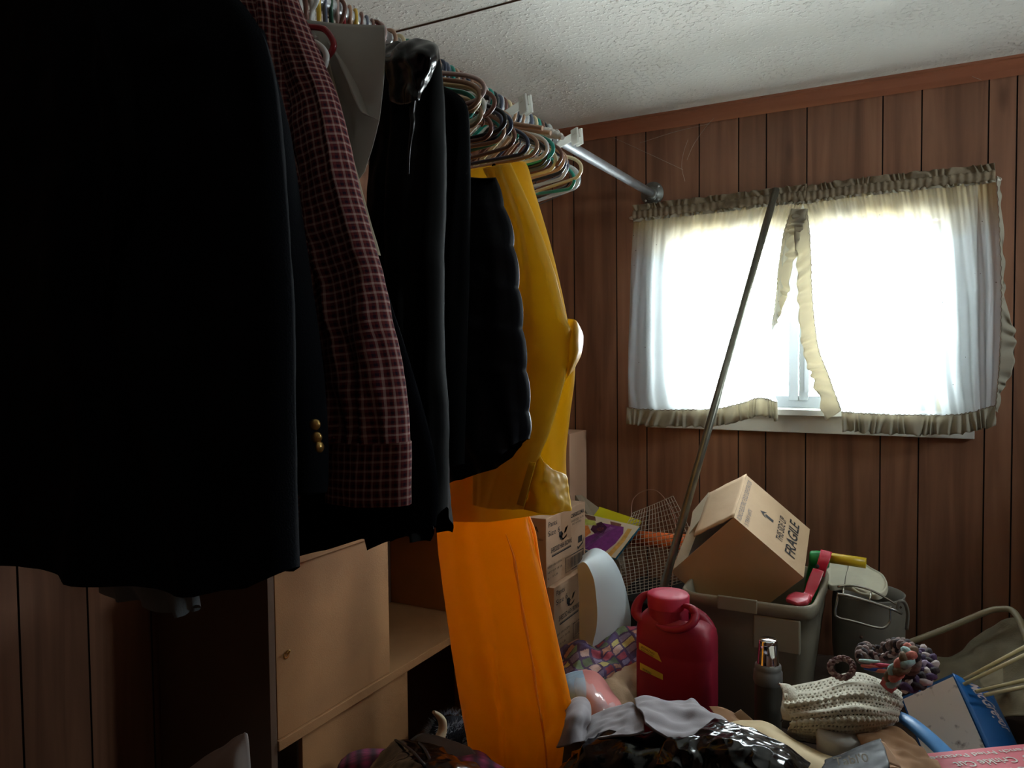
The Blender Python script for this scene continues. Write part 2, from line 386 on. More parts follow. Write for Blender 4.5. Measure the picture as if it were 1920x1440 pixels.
# ------------------------------------------------------------------ window
white_paint = mat('white_window_paint', (206, 206, 200), rough=0.45, var=0.04, vscale=20)
alu = mat('window_vinyl', (172, 178, 182), rough=0.4)
win = thing('window_1', None, None, ((WX0+WX1)/2, YF, WZ0)); win['kind'] = 'structure'
m = MB(); cw = 0.085
m.box(WX0-cw, WX1+cw, YF-0.016, YF, WZ1, WZ1+0.145); m.box(WX0-cw, WX0, YF-0.016, YF, WZ0-0.02, WZ1); m.box(WX1, WX1+cw, YF-0.016, YF, WZ0-0.02, WZ1)
m.box(WX0-cw, WX1+cw, YF-0.018, YF, WZ0-0.078, WZ0-0.018)
m.build('casing', white_paint, win, bevel=0.002)
MB().box(WX0-cw-0.01, WX1+cw+0.01, YF-0.045, YF+0.10, WZ0-0.018, WZ0+0.004).build('sill', white_paint, win, bevel=0.003)
m = MB(); fy0, fy1 = YF+0.055, YF+0.10
m.box(WX0, WX0+0.03, fy0, fy1, WZ0+0.004, WZ1); m.box(WX1-0.03, WX1, fy0, fy1, WZ0+0.004, WZ1)
m.box(WX0+0.03, WX1-0.03, fy0, fy1, WZ1-0.03, WZ1); m.box(WX0+0.03, WX1-0.03, fy0, fy1, WZ0+0.004, WZ0+0.045)
m.build('window_frame', alu, win, bevel=0.002)
mx0 = P(1480, 700, YF+0.05)[0]; mx1 = P(1516, 700, YF+0.05)[0]; mid = (mx0+mx1)/2
m = MB(); m.box(mx0, mid-0.001, YF+0.03, YF+0.055, WZ0+0.03, WZ1-0.02); m.box(mid+0.001, mx1, YF+0.045, YF+0.07, WZ0+0.03, WZ1-0.02)
m.box(mx1-0.012, mx1+0.004, YF+0.035, YF+0.06, WZ0+0.06, WZ1-0.06)
m.build('mullion', alu, win, bevel=0.0015)
glass = bpy.data.materials.new('window_glass'); glass.use_nodes = True; nt = glass.node_tree; nt.nodes.remove(nt.nodes['Principled BSDF'])
t = nt.nodes.new('ShaderNodeBsdfTransparent'); t.inputs[0].default_value = (0.96, 0.98, 0.98, 1); g_ = nt.nodes.new('ShaderNodeBsdfGlossy'); g_.inputs[1].default_value = 0.02
fr = nt.nodes.new('ShaderNodeFresnel'); fr.inputs[0].default_value = 1.45; ms = nt.nodes.new('ShaderNodeMixShader')
nt.links.new(fr.outputs[0], ms.inputs[0]); nt.links.new(t.outputs[0], ms.inputs[1]); nt.links.new(g_.outputs[0], ms.inputs[2]); nt.links.new(ms.outputs[0], nt.nodes['Material Output'].inputs[0])
for a, bq, yy in ((WX0+0.03, mid, YF+0.075), (mid, WX1-0.03, YF+0.09)):
    MB().box(a, bq, yy, yy+0.003, WZ0+0.04, WZ1-0.03).build('pane', glass, win)
fill_win = thing('fill_window', None, None, (XR, 2.06, W2[2])); fill_win['kind'] = 'structure'
m = MB()
for a in ((W2[0]-0.07, W2[0], W2[2]-0.07, W2[3]+0.07), (W2[1], W2[1]+0.07, W2[2]-0.07, W2[3]+0.07), (W2[0], W2[1], W2[3], W2[3]+0.07), (W2[0], W2[1], W2[2]-0.07, W2[2])): m.box(XR-0.016, XR, a[0], a[1], a[2], a[3])
m.build('casing', white_paint, fill_win)
m = MB()
for a in ((W2[0], W2[0]+0.03, W2[2], W2[3]), (W2[1]-0.03, W2[1], W2[2], W2[3]), (2.05, 2.07, W2[2]+0.03, W2[3]-0.03), (W2[0]+0.03, W2[1]-0.03, W2[3]-0.03, W2[3]), (W2[0]+0.03, W2[1]-0.03, W2[2], W2[2]+0.03)): m.box(XR+0.06, XR+0.09, a[0], a[1], a[2], a[3])
m.build('window_frame', alu, fill_win)
MB().box(XR+0.072, XR+0.075, W2[0]+0.03, W2[1]-0.03, W2[2]+0.03, W2[3]-0.03).build('pane', glass, fill_win)
# outdoors: pale sunlit ground seen low through the glass
# pots on the sill
for nm, lab, px, rad, hh, col in (('flower_pot', 'small red pot on the window sill behind the right curtain', 1792, 0.022, 0.045, (176, 50, 44)), ('plastic_cup', 'small yellow cup on the window sill left of the red pot', 1763, 0.011, 0.042, (206, 178, 60))):
    c = P(px, 770, YF-0.0); c[2] = WZ0+0.0045; c[1] = YF+0.015
    m = MB().lathe([(0.001, 0.001), (rad*0.75, 0), (rad*0.95, hh*0.75), (rad*1.08, hh*0.76), (rad*1.1, hh), (rad*0.98, hh), (rad*0.9, hh*0.8), (0.001, hh*0.78)], c, n=20)
    tag(m.build(nm, mat(nm+'_m', col, rough=0.5)), lab, 'pot' if 'pot' in nm else 'cup')
# ------------------------------------------------------------------ curtains
def mat_curtain():
    m = mat('curtain_cotton', (232, 228, 214), rough=0.9, bump=0.1, bscale=500, trans=0.5, alpha=0.36)
    nt = m.node_tree; N = nt.nodes; L = nt.links; b = N['Principled BSDF']; t = N['Translucent BSDF']
    tc = N.new('ShaderNodeTexCoord'); geo = N.new('ShaderNodeNewGeometry'); sp = N.new('ShaderNodeSeparateXYZ'); L.new(geo.outputs['Position'], sp.inputs[0])
    n1 = N.new('ShaderNodeTexNoise'); n1.inputs['Scale'].default_value = 9; L.new(geo.outputs['Position'], n1.inputs['Vector'])
    ad = N.new('ShaderNodeMath'); ad.operation = 'MULTIPLY_ADD'; ad.inputs[1].default_value = 0.10; L.new(n1.outputs[0], ad.inputs[0]); L.new(sp.outputs[2], ad.inputs[2])
    mr = N.new('ShaderNodeMapRange'); mr.inputs['From Min'].default_value = 1.76; mr.inputs['From Max'].default_value = 1.90; L.new(ad.outputs[0], mr.inputs['Value'])
    # yellowed, dusty heading of the old cloth
    mx = N.new('ShaderNodeMix'); mx.data_type = 'RGBA'; L.new(mr.outputs[0], mx.inputs[0]); mx.inputs[6].default_value = (*lin((204, 210, 212)), 1); mx.inputs[7].default_value = (*lin((200, 180, 136)), 1)
    # fly specks
    vo = N.new('ShaderNodeTexVoronoi'); vo.inputs['Scale'].default_value = 26; L.new(geo.outputs['Position'], vo.inputs['Vector'])
    cr = N.new('ShaderNodeValToRGB'); cr.color_ramp.elements[0].position = 0.035; cr.color_ramp.elements[0].color = (0.25, 0.2, 0.15, 1); cr.color_ramp.elements[1].position = 0.06; L.new(vo.outputs['Distance'], cr.inputs[0])
    m2 = N.new('ShaderNodeMix'); m2.data_type = 'RGBA'; m2.blend_type = 'MULTIPLY'; m2.inputs[0].default_value = 1; L.new(mx.outputs[2], m2.inputs[6]); L.new(cr.outputs[0], m2.inputs[7])
    L.new(m2.outputs[2], b.inputs['Base Color']); L.new(m2.outputs[2], t.inputs[0]); return m
cur_m = mat_curtain()
ruf_m = mat('curtain_ruffle', (186, 180, 162), rough=0.9, bump=0.15, bscale=400, trans=0.42)
head_m = mat('curtain_heading', (146, 132, 110), rough=0.95, bump=0.3, bscale=300, trans=0.25, var=0.2, vscale=30)
CY = 2.725
seam_m = mat('curtain_seam', (120, 108, 92), rough=0.95)
def curtain(label, top, bot, lft, rgt, npl, seed, rod0, rod1):
    root = thing('curtain', label, 'curtain', P(*top[len(top)//2], CY), 'ruffled window curtains')
    NR, NC = 90, 260
    T_ = spline([(a, b, 0) for a, b in top], NC); B_ = spline([(a, b, 0) for a, b in bot], NC); Lc = spline([(a, b, 0) for a, b in lft], NR); Rc = spline([(a, b, 0) for a, b in rgt], NR)
    g = np.zeros((NR, NC, 3))
    for i in range(NR):
        t = i/(NR-1)
        for j in range(NC):
            s = j/(NC-1)
            q = (1-t)*T_[j]+t*B_[j]+(1-s)*Lc[i]+s*Rc[i]-((1-s)*(1-t)*T_[0]+s*(1-t)*T_[-1]+(1-s)*t*B_[0]+s*t*B_[-1])
            p = P(q[0], q[1], CY)
            fine = 0.0035*math.sin(2*math.pi*s*npl*3.1+seed)*math.exp(-t*5)
            big = 0.014*(0.25+0.75*min(1, t*2))*(math.sin(2*math.pi*(s*npl+0.25*t*nz((s*2, t, seed), 2))+seed+2*nz((s*4, 0, seed), 1))+0.6*math.sin(2*math.pi*s*npl*0.37+seed*2))
            p[1] += fine+big*0.9+0.004*nz((s*20, t*6, seed)); g[i, j] = p
    MB().grid(g).build('panel', cur_m, root)
    def ruffle(name, line, wdt, dirv, seed2, mt, amp=0.008, fr=1.0, n2=None):
        """gathered strip sewn along a line of (px, py)"""
        n = n2 or int(300*fr); q = spline([(a, b, 0) for a, b in line], n); rows = []
        for k in range(9):
            v = k/8; row = []
            for j in range(n):
                e = P(q[j][0], q[j][1], CY)
                d = np.array(dirv(j/(n-1)), float); ln = wdt*(1+0.16*nz((j*0.09, 0, seed2)))
                ph = j*0.42+9*nz((j*0.035, v*0.35, seed2))
                a = amp*(0.25+v)*math.sin(ph); lat = 0.4*amp*v*math.cos(ph*0.8)
                row.append(e+d*ln*v+np.array([lat, a-0.006, 0.25*lat]))
            rows.append(row)
        o = MB().grid(np.array(rows)).build(name, mt, root, solid=0.0012)
        sm = MB(); sm.tube([np.array(rows[0][j])+np.array([0.0015*math.sin(j*0.9), -0.004-0.001*math.sin(j*1.7), 0.002*math.sin(j*0.7+2*nz((j*0.1, 0, seed2)))]) for j in range(0, n, 2)], 0.0011, 5); sm.build('gathered_seam', seam_m, root)
        return o
    dn = lambda s: (0, 0, -1)
    ruffle('hem_ruffle', bot, 0.062, dn, seed+1, ruf_m, 0.008)
    # rod pocket and the little frills over and under it
    m = MB(); q = spline([(a, b, 0) for a, b in top], 200); rows = []
    for k in range(13):
        an = 2*math.pi*k/12; rows.append([P(a[0], a[1], CY)+np.array([0, -0.004+0.013*math.cos(an)*(1+0.12*math.sin(j*0.9)), -0.012+0.016*math.sin(an)*(1+0.1*math.sin(j*0.9))]) for j, a in enumerate(q)])
    m.grid(np.array(rows)); m.build('rod_pocket', head_m, root)
    ruffle('top_frill', [(a, b+0) for a, b in top], 0.024, lambda s: (0, 0, 1), seed+2, head_m, 0.0065, n2=300)
    ruffle('under_frill', [(a, b+11) for a, b in top], 0.016, dn, seed+3, ruf_m, 0.006, n2=320)
    return root, ruffle
botL = [(1176, 764), (1230, 768), (1290, 768), (1345, 766), (1390, 756), (1425, 746), (1458, 754)]
cl, rufL = curtain('left ruffled white curtain with its hem caught up beside the window gap', [(1188, 398), (1260, 389), (1350, 379), (1440, 368), (1512, 360)], botL,
    [(1188, 398), (1182, 480), (1177, 600), (1174, 700), (1176, 764)], [(1512, 360), (1490, 430), (1475, 520), (1462, 600), (1447, 670), (1442, 715), (1458, 754)], 9, 1.0, 0, 0)
rufL('edge_ruffle', [(1484, 392), (1470, 440), (1460, 500), (1455, 560), (1448, 610)], 0.052, lambda s: ((1-s**3)+0.02, 0, -0.1-0.3*s), 11, ruf_m, 0.006, n2=160)
cr_, rufR = curtain('right ruffled white curtain with a scalloped inner edge and side frill', [(1488, 366), (1600, 350), (1720, 337), (1866, 322)], [(1578, 772), (1640, 776), (1720, 778), (1800, 776), (1866, 760)],
    [(1500, 364), (1518, 430), (1522, 540), (1532, 640), (1550, 700), (1578, 772)], [(1866, 322), (1872, 420), (1877, 520), (1876, 600), (1872, 690), (1866, 760)], 11, 4.0, 0, 0)
rufR('edge_ruffle', [(1514, 392), (1521, 470), (1524, 560), (1535, 650), (1553, 700), (1578, 770)], 0.046, lambda s: (-1, 0, -0.12-0.6*s), 17, ruf_m, 0.006, n2=220)
rufR('side_ruffle', [(1868, 330), (1874, 440), (1877, 540), (1876, 620), (1872, 700), (1866, 770)], 0.04, lambda s: (0.25+0.75*max(0, math.sin(min(1, max(0, (s-0.45)/0.45))*math.pi)), 0.4, -0.15), 19, ruf_m, 0.007, n2=200)
m = MB(); a, bq = P(1182, 402, CY), P(1872, 328, CY)
m.tube([(a[0], YF-0.02, a[2]-0.01), (a[0]-0.005, CY+0.01, a[2]-0.012), (a[0]+0.01, CY, a[2]-0.012), (bq[0]-0.01, CY, bq[2]-0.012), (bq[0]+0.005, CY+0.01, bq[2]-0.012), (bq[0], YF-0.02, bq[2]-0.01)], 0.005, 8)
tag(m.build('curtain_rod', mat('curtain_rod_m', (220, 214, 200), rough=0.4)), 'thin cream curtain rod carrying both window curtains', 'curtain rod')
# cobwebs on the panelling
web = mat('cobweb_silk', (206, 196, 184), rough=0.9, alpha=0.45)
for ln, lab in zip(([(1338, 222), (1322, 240), (1300, 272), (1288, 300)], [(1290, 262), (1282, 285), (1278, 312), (1284, 340)], [(1150, 258), (1220, 290), (1280, 318)], [(1806, 132), (1822, 143), (1840, 150)], [(1200, 268), (1270, 246), (1330, 232)]), ('curled cobweb strand hanging above the left curtain', 'short cobweb strand touching the curled one', 'long pale cobweb strand between the pipe flange and the moulding', 'tiny cobweb strand under the moulding at the far right', 'faint level cobweb strand left of the curled one')):
    m = MB(); m.tube([P(a, b, YF-0.012-0.01*nz((a, b, 0))) for a, b in ln], 0.0006, 5, sub=6)
    tag(m.build('cobweb', web), lab, 'cobweb', 'cobwebs on the panelled wall')
# ================================================================== CLOTHES ROD
RX, RZ, RR = -0.892, 1.972, 0.0148
galv = mat('galvanised_steel', (196, 200, 204), rough=0.3, metal=0.85, var=0.12, vscale=30, bump=0.06, bscale=80)
rod = thing('clothes_rod', 'galvanised steel pipe hung with clothes, fixed to the wall left of the window', 'clothes rod', (RX, YF, RZ))
MB().tube([(RX, YB+0.01, RZ), (RX, YF-0.008, RZ)], RR, 24).build('pipe', galv, rod)
flm = mat('flange_iron', (126, 128, 124), rough=0.45, metal=0.7, var=0.15, vscale=40)
fl = MB().lathe([(0.0005, 0.0), (0.043, 0.0), (0.044, 0.004), (0.042, 0.007), (0.026, 0.009), (0.024, 0.018), (0.022, 0.024), (0.018, 0.026), (RR, 0.026)], (RX, YF-0.0005, RZ), axis=(0, -1, 0), n=40).build('flange', flm, rod)
for k in range(4):
    an = math.pi/4+k*math.pi/2; c = (RX+0.034*math.cos(an), YF-0.008, RZ+0.034*math.sin(an))
    MB().lathe([(0.0045, 0), (0.004, 0.0022), (0.0005, 0.003)], c, axis=(0, -1, 0), n=10).build('screw', galv, fl)
# ================================================================== HANGERS
def hanger_mesh(name, mt, hw=0.205, r=0.0042, drop=0.172, neck=0.058, sl=0.062, wire=False):
    m = MB(); k = hw/0.205
    hook = [(-0.0185, 0, -0.006), (-0.0205, 0, 0.003), (-0.0145, 0, 0.0150), (0, 0, 0.0205), (0.0145, 0, 0.0150), (0.0205, 0, 0.001), (0.0150, 0, -0.015), (0.004, 0, -0.030), (0, 0, -neck)]
    m.tube([(a, b, c-0.0018) for a, b, c in hook], r*0.95 if not wire else 0.0013, 8, sub=4)
    e = -neck-sl
    loop = [(0, 0, -neck), (0.05*k, 0, -neck-sl*0.30), (0.13*k, 0, -neck-sl*0.80), (0.175*k, 0, e-0.004), (0.200*k, 0, e-0.020), (0.206*k, 0, e-0.036), (0.194*k, 0, -drop+0.004), (0.170*k, 0, -drop), (0.08*k, 0, -drop), (0, 0, -drop)]
    loop = loop+[(-a, b, c) for a, b, c in loop[-2:0:-1]]
    m.tube(loop, r if not wire else 0.0013, 8, closed=True, sub=3)
    if not wire:   # tie bar notches
        for s in (-1, 1): m.tube([(s*0.10*k, 0, -neck-sl*0.62), (s*0.10*k, 0, -neck-sl*0.62-0.012), (s*0.092*k, 0, -neck-sl*0.62-0.016)], r*0.6, 6)
    o = m.build(name, mt, base=(0, 0, 0)); return o
HC = dict(brown=(120, 78, 66), tan=(178, 140, 112), teal=(28, 150, 136), navy=(40, 52, 78), grey=(92, 100, 120), black=(20, 22, 24), white=(222, 222, 218), cream=(226, 212, 170), yellow=(214, 176, 60), red=(150, 36, 44), green=(44, 84, 64), pink=(196, 168, 160))
HM = {}
for c, v in HC.items(): HM[c] = mat('hanger_plastic_'+c, v, rough=0.28, spec=0.55)
clear_m = mat('hanger_clear_plastic', (225, 232, 232), rough=0.15, alpha=0.5, spec=0.8); HM['clear'] = clear_m
PROTO = {}
def place_hanger(col, y, yaw, tilt, label, group, kind='std', roll=0.0, dz=0.0, dx=0.0):
    key = (col, kind)
    if key not in PROTO:
        kw = dict(std={}, small=dict(hw=0.13), wire=dict(wire=True, hw=0.2), fat=dict(r=0.0065))[kind]
        o = hanger_mesh('clothes_hanger', HM[col], **kw); PROTO[key] = o
    else:
        o = PROTO[key].copy(); sc.collection.objects.link(o)
    o.location = (RX+dx, y, RZ+dz); o.rotation_euler = (math.radians(tilt), math.radians(roll), math.radians(yaw))
    tag(o, label, 'hanger', group); return o
ordn = ['first', 'second', 'third', 'fourth', 'fifth', 'sixth', 'seventh', 'eighth', 'ninth', 'tenth', 'eleventh', 'twelfth', 'thirteenth', 'fourteenth', 'fifteenth', 'sixteenth', 'seventeenth', 'eighteenth', 'nineteenth', 'twentieth']
far = ['black', 'clear', 'black', 'brown', 'teal', 'cream', 'grey', 'clear', 'tan', 'navy', 'tan', 'cream', 'brown', 'grey', 'black', 'teal', 'white', 'tan']
yy = 1.905
for i, c in enumerate(far):
    f = i/(len(far)-1); yaw = -42+24*f+rng.uniform(-4, 4); roll = rng.uniform(-2, 5)+3*(1-f)
    kd = 'wire' if i in (0,) else ('fat' if c == 'clear' and i == 1 else 'std')
    kn = {'clear': 'clear plastic', 'black': 'black wire' if kd == 'wire' else 'black plastic'}.get(c, c+' plastic')
    place_hanger(c, yy, yaw, rng.uniform(-3, 3), '%s hanger, empty, %s from the window end of the rod' % (kn, ordn[i]), 'empty hangers crowded on the far end of the rod', kd, roll)
    yy -= 0.0235+rng.uniform(-0.003, 0.003)
mid_ = ['navy', 'brown', 'tan', 'teal', 'grey', 'navy', 'tan', 'black', 'brown', 'white', 'tan', 'teal']
yy = 1.455
for i, c in enumerate(mid_):
    yaw = -22+rng.uniform(-7, 7)+0.9*i
    place_hanger(c, yy, yaw, rng.uniform(-4, 4), '%s plastic hanger, %s of the bunch above the yellow raincoat' % (c, ordn[i]), 'hangers bunched above the yellow raincoat', 'std', rng.uniform(-4, 6))
    yy -= 0.0195
near_ = ['red', 'brown', 'grey', 'brown', 'yellow', 'tan', 'red', 'pink', 'green', 'grey', 'yellow', 'white', 'brown', 'white']
yy = 1.155
for i, c in enumerate(near_):
    place_hanger(c, yy, -52+rng.uniform(-3, 3), rng.uniform(-2, 2), '%s plastic hanger, %s of those packed above the frosted cover' % (c, ordn[i]), 'hanger hooks packed above the garment cover', 'small', 0)
    yy -= 0.0155
# looser ones whose tips stand out beyond the black coat
for c, y, yaw, roll, lab in (('pink', 1.150, 4, -6, 'pale grey plastic hanger whose tip stands out highest against the ceiling'), ('tan', 1.185, -6, -3, 'tan plastic hanger just below the highest hanger tip'), ('cream', 1.215, -12, -2, 'cream plastic hanger curving out over the bunched hangers'), ('brown', 1.262, -12, -4, 'reddish brown plastic hanger looping out to the right above the bunch')):
    place_hanger(c, y, yaw, 0, lab, 'hangers with tips beside the black coat', 'std', roll)
# clear clip hangers
def clip_hanger(y, yaw, label, half=0.16, drop=0.03, roll=0):
    root = thing('clip_hanger', label, 'hanger', (RX, y, RZ), 'clear clip hangers on the rod')
    ca, sa = math.cos(math.radians(yaw)), math.sin(math.radians(yaw)); cr, sr = math.cos(math.radians(roll)), math.sin(math.radians(roll))
    def T(x, yv, z):
        x, z = x*cr+z*sr, -x*sr+z*cr
        return np.array([RX+x*ca-yv*sa, y+x*sa+yv*ca, RZ+z])
    fm = mat('clip_frosted_plastic', (232, 232, 226), rough=0.3, trans=0.3, alpha=0.15)
    m = MB(); m.tube([T(-0.0185, 0, -0.006), T(-0.020, 0, 0.004), T(-0.0145, 0, 0.015), T(0, 0, 0.019), T(0.0145, 0, 0.015), T(0.0205, 0, 0), T(0.012, 0, -0.016), T(0, 0, -drop)], 0.0022, 8, sub=4)
    m.build('hook', HM['white'], root)
    m = MB(); m.obox(T(-half, -0.002, -drop-0.016), T(half, -0.002, -drop-0.016)-T(-half, -0.002, -drop-0.016), T(0, 0.004, 0)-T(0, 0, 0), T(0, 0, 0.02)-T(0, 0, 0)); m.build('bar', fm, root)
    for s in (-1, 1):
        m = MB(); cx = s*(half-0.012)
        for yy2 in (-0.011, 0.004):
            m.obox(T(cx-0.013, yy2, -drop-0.034), T(0.026, 0, 0)-T(0, 0, 0), T(0, 0.006, 0)-T(0, 0, 0), T(0, 0, 0.042)-T(0, 0, 0))
        m.obox(T(cx-0.006, -0.0125, -drop-0.008), T(0.012, 0, 0)-T(0, 0, 0), T(0, 0.003, 0)-T(0, 0, 0), T(0, 0, 0.010)-T(0, 0, 0))
        m.build('clip', fm, root, bevel=0.001)
clip_hanger(1.935, -28, 'clear plastic clip hanger nearest the window on the steel rod', 0.105, 0.018, -6)
clip_hanger(1.615, -24, 'clear plastic clip hanger in the middle of the empty hangers', 0.11, 0.028, -8)
clip_hanger(0.915, -30, 'clear plastic clip hanger above the plaid shirt', 0.10, 0.012, -4)
# ribbed silvery padded hanger
rb = MB()
o0 = np.array([RX, 1.700, RZ]); dv = np.array([math.cos(math.radians(-30)), math.sin(math.radians(-30)), 0])
pts = [o0+dv*t*0.20+np.array([0, 0, -0.055-0.05*t*t]) for t in np.linspace(-1, 1, 90)]
rb.tube(pts, [0.011*(1-0.5*abs(t)**6)*(1+0.22*math.sin(i*1.9)) for i, t in enumerate(np.linspace(-1, 1, 90))], 14)
rb.tube([o0+np.array(q) for q in ((-0.0185, 0, -0.006), (-0.0205, 0, 0.004), (0, 0, 0.0187), (0.0205, 0, 0.001), (0.006, 0, -0.028), (0, 0, -0.05))], 0.0016, 6, sub=5)
tag(rb.build('padded_hanger', mat('silver_satin', (206, 200, 192), rough=0.25, spec=0.9, var=0.25, vscale=60)), 'silvery ribbed padded hanger among the plastic hangers', 'hanger')

# ================================================================== CLOTHES
def hook_for(y, parent, col='black', yaw=0.0, hw=0.19):
    """the hook and shoulder bar that carry a garment"""
    m = MB(); T = lambda x, z: np.array([RX+x, y, RZ+z-0.0018])
    m.tube([T(-0.0185, -0.006), T(-0.0205, 0.003), T(-0.0145, 0.015), T(0, 0.0205), T(0.0145, 0.015), T(0.0205, 0.001), T(0.015, -0.015), T(0.004, -0.03), T(0, -0.075)], 0.0036, 8, sub=4)
    m.tube([T(-hw, -0.12), T(-0.1, -0.095), T(0, -0.07), T(0.1, -0.095), T(hw, -0.12)] if hw > 0.15 else [T(-hw, -0.10), T(0, -0.07), T(hw, -0.10)], 0.005, 8, sub=3)
    return m.build('hanger', HM[col], parent)
navy_wool = mat('navy_wool', (11, 13, 18), rough=0.95, spec=0.08, bump=0.25, bscale=500, var=0.1)
black_wool = mat('black_wool', (9, 10, 12), rough=0.95, spec=0.08, bump=0.2, bscale=400)
navy_quilt = mat('navy_nylon', (12, 16, 25), rough=0.5, bump=0.1, bscale=200, spec=0.25)
vinyl_black = mat('black_vinyl', (7, 8, 9), rough=0.24, bump=0.12, bscale=25, spec=0.45)
brass = mat('brass', (196, 160, 96), rough=0.3, metal=0.9)
# nearest dark wool blazer
t = thing('wool_blazer', 'near-black wool blazer nearest the camera, hanging at the left edge', 'blazer', (RX, 0.60, 1.1), 'clothes hanging on the rod')
garment('body', navy_wool, 0.60, [(-90, -90), (-90, 300), (-90, 700), (-95, 1040)], [(350, -90), (462, 15), (505, 110), (528, 300), (545, 520), (552, 800), (553, 1062)], 0.05, t,
        bottom=[(-95, 1035), (0, 1043), (130, 1055), (210, 1074), (330, 1086), (430, 1096), (510, 1086), (553, 1064)], folds=0.012, nf=4, seed=1, crump=0.005)
for lapel in ([(150, -60), (230, 140), (250, 360), (200, 600)],):
    q = [P(a, b, 0.545) for a, b in lapel]; m = MB(); m.tube(q, [0.012, 0.02, 0.02, 0.006], 8, sub=6, ry=0.25); m.build('lapel', black_wool, t)
hook_for(0.60, t, 'brown')
# its neighbour with brass sleeve buttons
t = thing('navy_blazer', 'navy blazer with brass cuff buttons hanging between the nearest blazer and the plaid shirt', 'blazer', (RX, 0.705, 1.1), 'clothes hanging on the rod')
garment('body', navy_wool, 0.70, [(60, 0), (60, 400), (60, 980)], [(330, -20), (430, 60), (470, 300), (500, 700), (520, 1000)], 0.03, t, folds=0.008, seed=3)
sm = MB(); y0 = 0.735
sm.tube([P(470, 60, y0), P(500, 250, y0), P(530, 480, y0), P(560, 660, y0+0.005), P(575, 800, y0+0.01), P(578, 905, y0+0.012), P(578, 922, y0+0.012)], [0.02, 0.034, 0.036, 0.032, 0.030, 0.029, 0.026], 20, sub=8, ry=0.8)
sl = sm.build('sleeve', navy_wool, t)
for a, b in ((580, 796), (583, 820), (588, 838)):
    c = P(a, b, y0+0.012-0.026); c = c+np.array([0.004, 0, 0]); d = _n(np.array([0.75, -0.62, 0.0]) if b < 835 else np.array([0.98, -0.1, 0.1]))
    MB().lathe([(0.0003, 0.0040), (0.005, 0.0035), (0.0072, 0.0014), (0.0070, 0), (0.004, -0.001)], c+np.array([0.003, 0.002, 0]), axis=d, n=20).build('button', brass, sl)
hook_for(0.70, t, 'brown')
# pale shirt tail hanging low behind the blazers
t = thing('pale_shirt', 'pale grey-blue shirt whose tail shows below the dark blazers', 'shirt', (RX, 0.77, 1.0), 'clothes hanging on the rod')
garment('body', mat('pale_blue_cotton', (118, 128, 134), rough=0.9, bump=0.2, bscale=200), 0.77, [(170, 60), (165, 500), (180, 1000), (185, 1112)], [(400, 60), (390, 500), (372, 1000), (366, 1130)], 0.018, t,
        bottom=[(185, 1108), (220, 1121), (262, 1122), (290, 1124), (318, 1138), (345, 1152), (358, 1150), (366, 1134)], folds=0.009, nf=4, seed=5)
hook_for(0.77, t, 'white')
# red plaid shirt
plaid = mat_plaid()
t = thing('plaid_shirt', 'maroon and white plaid shirt with a long hanging sleeve and wide cuff', 'shirt', (RX, 0.82, 1.0), 'clothes hanging on the rod')
garment('body', plaid, 0.835, [(300, -30), (300, 400), (330, 990)], [(480, -40), (520, 100), (560, 300), (575, 460), (582, 600), (572, 760), (560, 880), (553, 1010)], 0.03, t, folds=0.010, nf=4, seed=8, bottom=[(330, 960), (420, 985), (500, 1005), (553, 1012)])
fo = MB()
garment('sleeve', plaid, 0.845, [(470, -40), (500, 60), (548, 250), (560, 420), (590, 560), (612, 680), (617, 760), (617, 826)], [(535, -60), (585, 70), (628, 190), (672, 370), (715, 520), (745, 660), (762, 760), (766, 828)], 0.036, t, folds=0.010, nf=1.6, seed=2.2, crump=0.006, nr=110)
garment('cuff', plaid, 0.842, [(616, 826), (615, 880), (615, 938)], [(768, 828), (768, 880), (767, 947)], 0.03, t, folds=0.002, nf=2, seed=4, crump=0.001, top_open=0.95, bottom=[(615, 938), (690, 944), (767, 947)])
garment('sleeve_fold', plaid, 0.825, [(478, -40), (492, 60), (520, 260), (540, 420), (560, 520), (580, 600), (596, 668)], [(520, -40), (532, 60), (556, 220), (592, 380), (605, 480), (600, 560), (604, 660)], 0.024, t, folds=0.006, nf=1.4, seed=6, crump=0.006)
hook_for(0.835, t, 'white', hw=0.1)
# dark navy jacket just behind the plaid sleeve
t = thing('navy_jacket', 'dark navy jacket with long hem hanging behind the plaid shirt', 'jacket', (RX, 0.905, 1.0), 'clothes hanging on the rod')
garment('body', navy_wool, 0.905, [(420, -20), (420, 500), (470, 1040)], [(560, 10), (590, 90), (640, 260), (690, 420), (730, 560), (775, 700), (810, 830), (822, 920), (818, 985)], 0.028, t,
        bottom=[(470, 1052), (550, 1044), (640, 1022), (700, 1003), (712, 1024), (735, 1012), (770, 1002), (818, 985)], folds=0.008, nf=4, seed=9)
hook_for(0.905, t, 'white', hw=0.07)
# white hanger and red hanger tips over the frosted cover
frost = mat('frosted_plastic_sheet', (214, 214, 206), rough=0.35, bump=0.1, bscale=20, trans=0.25, alpha=0.06, spec=0.4)
t = thing('garment_cover', 'frosted white plastic garment cover beside the plaid shirt', 'garment cover', (RX, 0.955, 1.5), 'clothes hanging on the rod')
sheet('sheet', [[(500, 20, 0.95), (570, 36, 0.94), (640, 44, 0.935), (722, 48, 0.93)], [(500, 110, 0.95), (590, 110, 0.945), (650, 120, 0.93), (721, 120, 0.935)], [(520, 220, 0.95), (600, 210, 0.94), (655, 215, 0.945), (714, 205, 0.93)],
      [(560, 300, 0.95), (620, 290, 0.935), (660, 285, 0.94), (700, 272, 0.93)], [(600, 340, 0.95), (640, 345, 0.94), (662, 348, 0.94), (684, 322, 0.935)]], frost, 50, 50, amp=0.002, fs=14, th=0.0008, parent=t)
